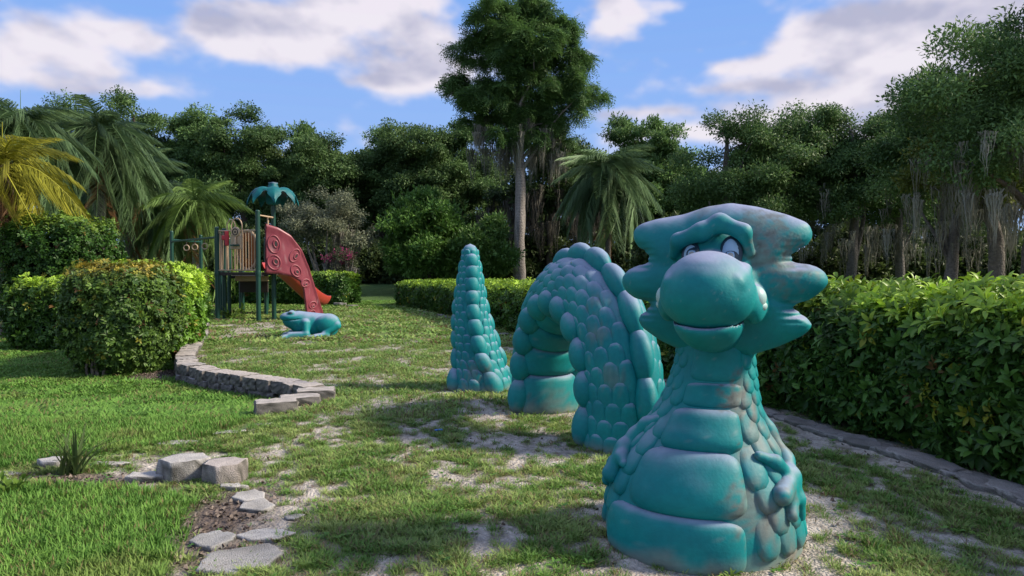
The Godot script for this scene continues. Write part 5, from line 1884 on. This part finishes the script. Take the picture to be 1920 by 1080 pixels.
func background() -> void:
	var D := Color(0.046, 0.098, 0.030)
	var L := Color(0.145, 0.255, 0.078)
	rng.seed = 41
	# the dense row at the back: picture column, height, distance, radius, label
	var group := "dense oaks along the back"
	for q in [
		[-32.5, 52, 14.4, 3.9, "dense dark oak rising behind the tall palms at far left"],
		[-26.8, 51, 14.0, 3.6, "dense dark oak with brownish crown left of the climbing frame"],
		[-22.8, 53, 13.8, 3.5, "dense oak on the skyline behind the young palm"],
		[-19.2, 51, 13.2, 3.6, "dense oak on the skyline just left of the palm leaf topper"],
		[-16.0, 53, 12.3, 3.0, "narrow oak crown rising directly behind the palm leaf topper"],
		[-13.2, 51, 11.8, 3.4, "oak above the grey sparse tree, right of the topper"],
		[-9.8, 53, 11.9, 3.3, "oak on the skyline left of the tall cypress, farthest from it"],
		[-6.6, 51, 12.5, 3.3, "oak with a pale green crown left of the tall cypress"],
		[-3.6, 52, 12.2, 3.0, "oak crown touching the left side of the tall cypress"],
		[9.0, 50, 12.6, 3.2, "oak on the skyline right of the big drooping palm"],
		[12.0, 52, 10.2, 3.0, "low oak right of the drooping palm, above the dragon head"],
	]:
		var x: float = q[0]
		var f := 0.75 + 0.5 * rng.randf()
		broad_tree(q[4], x, -q[1], q[2] - 0.75, q[3], 2.2, D * f, L * f, 90, group, "broad", "oak_tree", 52, 0.8)
	# a second row farther back closes the wall of leaves
	for q in [
		[-35.0, 13.0, "farthest tree showing between the left edge palms"], [-29.5, 13.4, "pale far tree between the two leftmost dense oaks"], [-24.6, 13.0, "far tree filling the gap left of the young palm's oak"], [-20.8, 12.6, "far tree between the two oaks above the overhead bar"],
		[-17.4, 12.2, "far tree peeping out left of the palm leaf topper"], [-14.6, 11.4, "far tree peeping out right of the palm leaf topper"], [-11.4, 11.2, "far tree above the grey sparse tree"], [-8.2, 11.8, "far tree above the magenta blossoms"],
		[-5.2, 11.7, "far tree above the bushy mid-green tree"], [-1.5, 10.5, "far tree seen left of the cypress trunk under its moss"], [3.5, 9.6, "far tree seen right of the cypress trunk behind black moss"], [7.5, 11.4, "far tree behind the big drooping palm"],
		[11.0, 10.2, "far tree behind the low oak above the dragon head"], [14.5, 9.9, "far tree seen through the left end of the mossy grove"], [18.5, 10.5, "far tree seen through the highest twigs of the grove"], [22.5, 10.8, "far tree seen through the middle of the mossy grove"],
		[26.5, 11.0, "far tree between the grove and the great oak"], [31.0, 11.5, "far tree behind the great oak's left limbs"], [36.0, 12.0, "farthest tree on the right, behind the great oak"],
	]:
		var f := 0.7 + 0.45 * rng.randf()
		broad_tree(q[2], q[0], -58.0 + rr(-1.5, 1.5), q[1] - 0.4, 3.4, 1.6, Color(0.045, 0.082, 0.026) * f, Color(0.14, 0.20, 0.065) * f, 70, "far trees closing the view", "broad", "background_tree", 42, 0.9)
	# nearer trees on the right, draped with moss
	group = "mossy trees behind the right hedge"
	var R := [
		[9.6, 31, 7.6, 2.4, 2.6, "airy tree left of the mossy grove, above the dragon head"],
		[12.2, 32, 8.4, 2.6, 3.0, "tree with the highest twigs in the grove behind the right hedge"],
		[14.9, 31, 7.9, 2.5, 3.0, "thin-crowned mossy tree in the middle of the right grove"],
		[17.6, 32, 7.6, 2.5, 3.0, "mossy tree with bare grey twigs on top, right of the grove's middle"],
		[15.4, 25, 7.2, 2.4, 3.0, "mossy tree in front of the grove with a pale leaning trunk"],
		[17.6, 24, 8.2, 2.6, 3.0, "mossy tree with long grey beards near the right picture edge"],
	]
	for q in R:
		var x: float = q[0]
		var t := broad_tree(q[5], x, -q[1], q[2] * 1.1, q[3] * 1.08, q[4], D * 1.1, L * 1.0, 64, group, "small", "mossy_tree", 56, 0.95, Color(0.19, 0.175, 0.155))
		var spots := []
		for i in 15:
			var a := rr(0, TAU)
			var r: float = sqrt(rng.randf()) * q[3]
			spots.append(Vector3(cos(a) * r, q[4] - 0.4 + 3.2 * rng.randf() * rng.randf(), sin(a) * r))
		hang_moss(t, spots, 4, Vector3(0.3, 0.5, 0.3), 0.3, 1.7)
	# the great oak at the right edge, nearer
	rng.seed = 43
	var big := thing("oak_tree", "great dark oak leaning in from the right picture edge, tallest on that side", "tree", Vector3(12.7, ground_h(12.7, -17.5), -17.5))
	var lobes := [[Vector3(0.2, 6.2, 0), Vector3(2.6, 1.6, 2.4)], [Vector3(-1.6, 5.2, 0.2), Vector3(1.5, 0.9, 1.6)], [Vector3(1.4, 7.6, -0.3), Vector3(2.0, 1.2, 2.0)], [Vector3(-0.3, 4.3, 0.8), Vector3(2.2, 0.8, 1.5)]]
	var tips := crown("crown", big, lobes, 64, 60, 0.62, "small", D * 1.1, L * 1.15, 0.85, 0.45)
	trunk_and_limbs(big, [Vector3(0.2, 0, 0), Vector3(0.1, 1.8, 0.1), Vector3(0.5, 4.0, 0), Vector3(0.4, 7.0, 0)], [0.34, 0.26, 0.2, 0.05], tips, 12, 0.4, Color(0.14, 0.12, 0.10), 14)
	var spots := []
	for i in 24: spots.append(Vector3(rr(-2.4, 2.4), rr(3.0, 4.6), rr(-1.5, 1.6)))
	hang_moss(big, spots, 4, Vector3(0.2, 0.3, 0.2), 0.5, 1.5)
	var bright := thing("oak_tree", "yellowish green tree crown in front of the great oak at the right edge", "tree", Vector3(13.9, ground_h(13.9, -20.5), -20.5))
	tips = crown("crown", bright, [[Vector3(0, 5.4, 0), Vector3(2.2, 1.5, 1.8)], [Vector3(-1.0, 4.2, 0.3), Vector3(1.9, 0.9, 1.6)], [Vector3(0.6, 6.6, 0), Vector3(1.6, 0.8, 1.4)]], 46, 50, 0.6, "small", Color(0.055, 0.085, 0.014), Color(0.15, 0.185, 0.035), 0.9, 0.45)
	trunk_and_limbs(bright, [Vector3.ZERO, Vector3(0.1, 2, 0), Vector3(-0.2, 4, 0), Vector3(0.1, 6, 0)], [0.26, 0.2, 0.14, 0.05], tips, 9, 0.35, Color(0.19, 0.17, 0.14))
	spots = []
	for i in 20: spots.append(Vector3(rr(-2.2, 2.2), rr(2.9, 4.2), rr(-1.4, 1.4)))
	hang_moss(bright, spots, 4, Vector3(0.2, 0.3, 0.2), 0.6, 1.8)
	# the tall cypress
	rng.seed = 44
	var cy := thing("cypress_tree", "tall cypress with pale straight trunk and feathery crown, highest tree in the middle", "tree", Vector3(0.42, ground_h(0.42, -40.0), -40.0))
	lobes = []
	for l in [[0.3, 16.3, 1.7, 1.2], [-1.3, 15.6, 1.4, 1.2], [1.8, 14.9, 1.5, 1.2], [-2.6, 14.0, 1.3, 1.0], [-3.4, 12.6, 1.2, 0.8], [0.2, 13.9, 2.2, 1.5], [3.2, 13.6, 1.2, 0.9], [-3.0, 11.2, 1.3, 0.7], [2.6, 12.0, 1.7, 1.0], [3.9, 11.7, 1.0, 0.7], [-1.0, 11.6, 1.9, 1.0], [1.0, 10.4, 2.2, 0.8], [2.4, 10.2, 1.2, 0.7], [-1.9, 10.3, 1.4, 0.7], [-0.2, 9.3, 1.6, 0.6], [2.1, 9.0, 0.9, 0.5]]:
		lobes.append([Vector3(l[0], l[1] - 0.6, rr(-1.0, 1.0)), Vector3(l[2], l[3], l[2] * 0.9)])
	tips = crown("crown", cy, lobes, 300, 17, 0.42, "feather", Color(0.045, 0.105, 0.030), Color(0.14, 0.26, 0.072), 1.1, 0.5)
	trunk_and_limbs(cy, [Vector3(0, 0, 0), Vector3(0.0, 2.6, 0), Vector3(0.05, 6.5, 0), Vector3(-0.1, 9.5, 0), Vector3(0.1, 14.5, 0)], [0.46, 0.30, 0.26, 0.20, 0.05], tips, 22, 0.5, Color(0.36, 0.33, 0.30), 14)
	spots = []
	for i in 46: spots.append(Vector3(rr(-2.6, 2.6), rr(7.6, 9.6), rr(-1.2, 1.4)))
	hang_moss(cy, spots, 5, Vector3(0.2, 0.3, 0.2), 0.8, 2.2, Color(0.20, 0.20, 0.16))
	# the dark moss-hung oak behind the cypress
	var dk := broad_tree("dark spreading oak hung with black moss behind the cypress trunk", 2.4, -45.0, 9.6, 3.6, 4.0, D * 0.6, L * 0.6, 60, "", "broad", "oak_tree", 34, 1.0)
	spots = []
	for i in 60: spots.append(Vector3(rr(-4.4, 3.2), rr(3.2, 6.0), rr(-1.5, 2.5)))
	hang_moss(dk, spots, 5, Vector3(0.3, 0.3, 0.3), 0.8, 2.4, Color(0.10, 0.095, 0.08))
	# bushy trees in front of the row
	broad_tree("bushy mid-green tree reaching down to the ground left of the cypress", -4.6, -39.5, 5.8, 2.6, 0.4, Color(0.045, 0.12, 0.02), Color(0.125, 0.25, 0.05), 70, "", "broad", "bushy_tree", 36, 0.9)
	broad_tree("shrubby green tree just left of the cypress trunk, low and wide", -1.6, -38.5, 4.4, 2.0, 0.2, Color(0.042, 0.105, 0.02), Color(0.115, 0.22, 0.05), 50, "", "broad", "bushy_tree", 36, 0.85)
	# grey open-crowned tree with a multiple trunk
	rng.seed = 45
	var gr := thing("grey_tree", "sparse grey-leaved tree with several pale trunks behind the red climbing wall", "tree", Vector3(-9.9, ground_h(-9.9, -37.5), -37.5))
	tips = crown("crown", gr, [[Vector3(0, 4.2, 0), Vector3(2.5, 1.3, 2.0)], [Vector3(-1.3, 3.6, 0), Vector3(1.5, 1.0, 1.5)], [Vector3(1.5, 3.3, 0), Vector3(1.3, 1.0, 1.4)]], 70, 22, 0.5, "small", Color(0.12, 0.145, 0.085), Color(0.25, 0.275, 0.18), 0.85, 0.6)
	for i in 5:
		var a := TAU * i / 5.0
		trunk_and_limbs(gr, [Vector3(cos(a) * 0.12, 0, sin(a) * 0.12), Vector3(cos(a) * 0.4, 1.0, sin(a) * 0.3), Vector3(cos(a) * 0.9, 2.4, sin(a) * 0.7), Vector3(cos(a) * 1.3, 3.8, sin(a))], [0.11, 0.09, 0.06, 0.02], tips.slice(i * 5, i * 5 + 5), 4, 0.35, Color(0.27, 0.245, 0.22), 8)
	spots = []
	for i in 16: spots.append(Vector3(rr(0.8, 2.4), rr(2.6, 3.4), rr(-1, 1)))
	hang_moss(gr, spots, 5, Vector3(0.2, 0.2, 0.2), 0.5, 1.2, Color(0.22, 0.21, 0.17))
	# magenta blossoms
	var fl := thing("flowering_shrub", "shrub with magenta blossoms over grey stems right of the red climbing wall", "shrub", Vector3(-8.4, ground_h(-8.4, -35.0), -35.0))
	crown("blossoms", fl, [[Vector3(-0.4, 2.0, 0), Vector3(0.4, 0.26, 0.35)], [Vector3(0.35, 2.2, 0.1), Vector3(0.4, 0.26, 0.3)], [Vector3(0.0, 1.8, 0.1), Vector3(0.5, 0.2, 0.3)]], 34, 4, 0.16, "small", Color(0.26, 0.02, 0.10), Color(0.48, 0.07, 0.22), 0.5)
	crown("leaves", fl, [[Vector3(0, 1.9, 0), Vector3(0.75, 0.45, 0.5)]], 22, 14, 0.3, "small", Color(0.04, 0.06, 0.03), Color(0.09, 0.11, 0.05), 0.6)
	for i in 9:
		var p := Vector3(rr(-0.7, 0.7), 0, rr(-0.3, 0.3))
		part("stem", curve_tube([p * 0.7, p * 0.9 + Vector3(0, 1.0, 0), p * 1.1 + Vector3(rr(-0.1, 0.1), 2.0, 0)], [0.08, 0.06, 0.03], 8, 7, bark_col(Color(0.22, 0.20, 0.185), i), 0.2), M.bark, fl)
	spots = []
	for i in 20: spots.append(Vector3(rr(-0.7, 0.7), rr(1.5, 2.0), rr(-0.2, 0.4)))
	hang_moss(fl, spots, 3, Vector3(0.1, 0.1, 0.1), 0.5, 1.3, Color(0.16, 0.155, 0.14))
	# dark undergrowth below the trees, one tangled mass
	rng.seed = 46
	var under := thing("undergrowth", "dark tangled undergrowth filling the shade below the back trees", "undergrowth")
	under.set_meta("kind", "stuff")
	var x := -40.0
	var lobes2 := []
	while x < 44.0:
		var d := 47.0 + 3.0 * sin(x * 1.7) if x < 6.0 else 41.0 + 3.0 * sin(x * 1.3)
		var h := rr(2.4, 4.0)
		lobes2.append([Vector3(x, ground_h(x, -d) + h * 0.42, -d), Vector3(1.9, h * 0.5, 1.4)])
		x += rr(1.9, 2.5)
	x = 8.0
	while x < 30.0:
		var h := rr(2.6, 4.2)
		lobes2.append([Vector3(x, h * 0.42 + 0.1, -35.5 + rr(-1, 1)), Vector3(1.7, h * 0.5, 1.2)])
		x += rr(1.9, 2.6)
	crown("leaves", under, lobes2, 1400, 26, 0.75, "broad", Color(0.028, 0.052, 0.016), Color(0.085, 0.13, 0.036), 1.15, 0.4)
	# palms
	palm("tall queen palm at the far left edge with full green crown", -16.2, -23.5, 5.9, 2.2, 44, M.frond_deep, 401, 3)
	palm("tall feathery palm right of the leftmost one, behind the boxy bush", -15.3, -26.5, 6.1, 2.4, 46, M.frond_deep, 402, 3)
	palm("drooping palm behind the boxy bush with crown beneath the oaks", -15.6, -29.0, 5.0, 2.4, 46, M.frond_deep, 403, 5)
	palm("bluish green palm with smooth grey trunk left of the young palm", -15.7, -31.0, 4.3, 2.3, 44, M.frond_deep, 404, 5)
	palm("young light green palm with pale ringed trunk left of the climbing frame", -12.6, -28.3, 3.7, 2.25, 30, M.frond_mid, 405, 4, Vector2.ZERO, Color(0.33, 0.31, 0.28))
	palm("palm with yellowing fronds at the left picture edge", -12.6, -17.6, 3.9, 1.95, 26, M.frond_yellow, 406, 5, Vector2.ZERO, Color(0.24, 0.20, 0.16))
	palm("big drooping palm right of the cypress, above the dragon arch", 5.0, -37.0, 6.0, 2.95, 56, M.frond_deep, 407, 4)
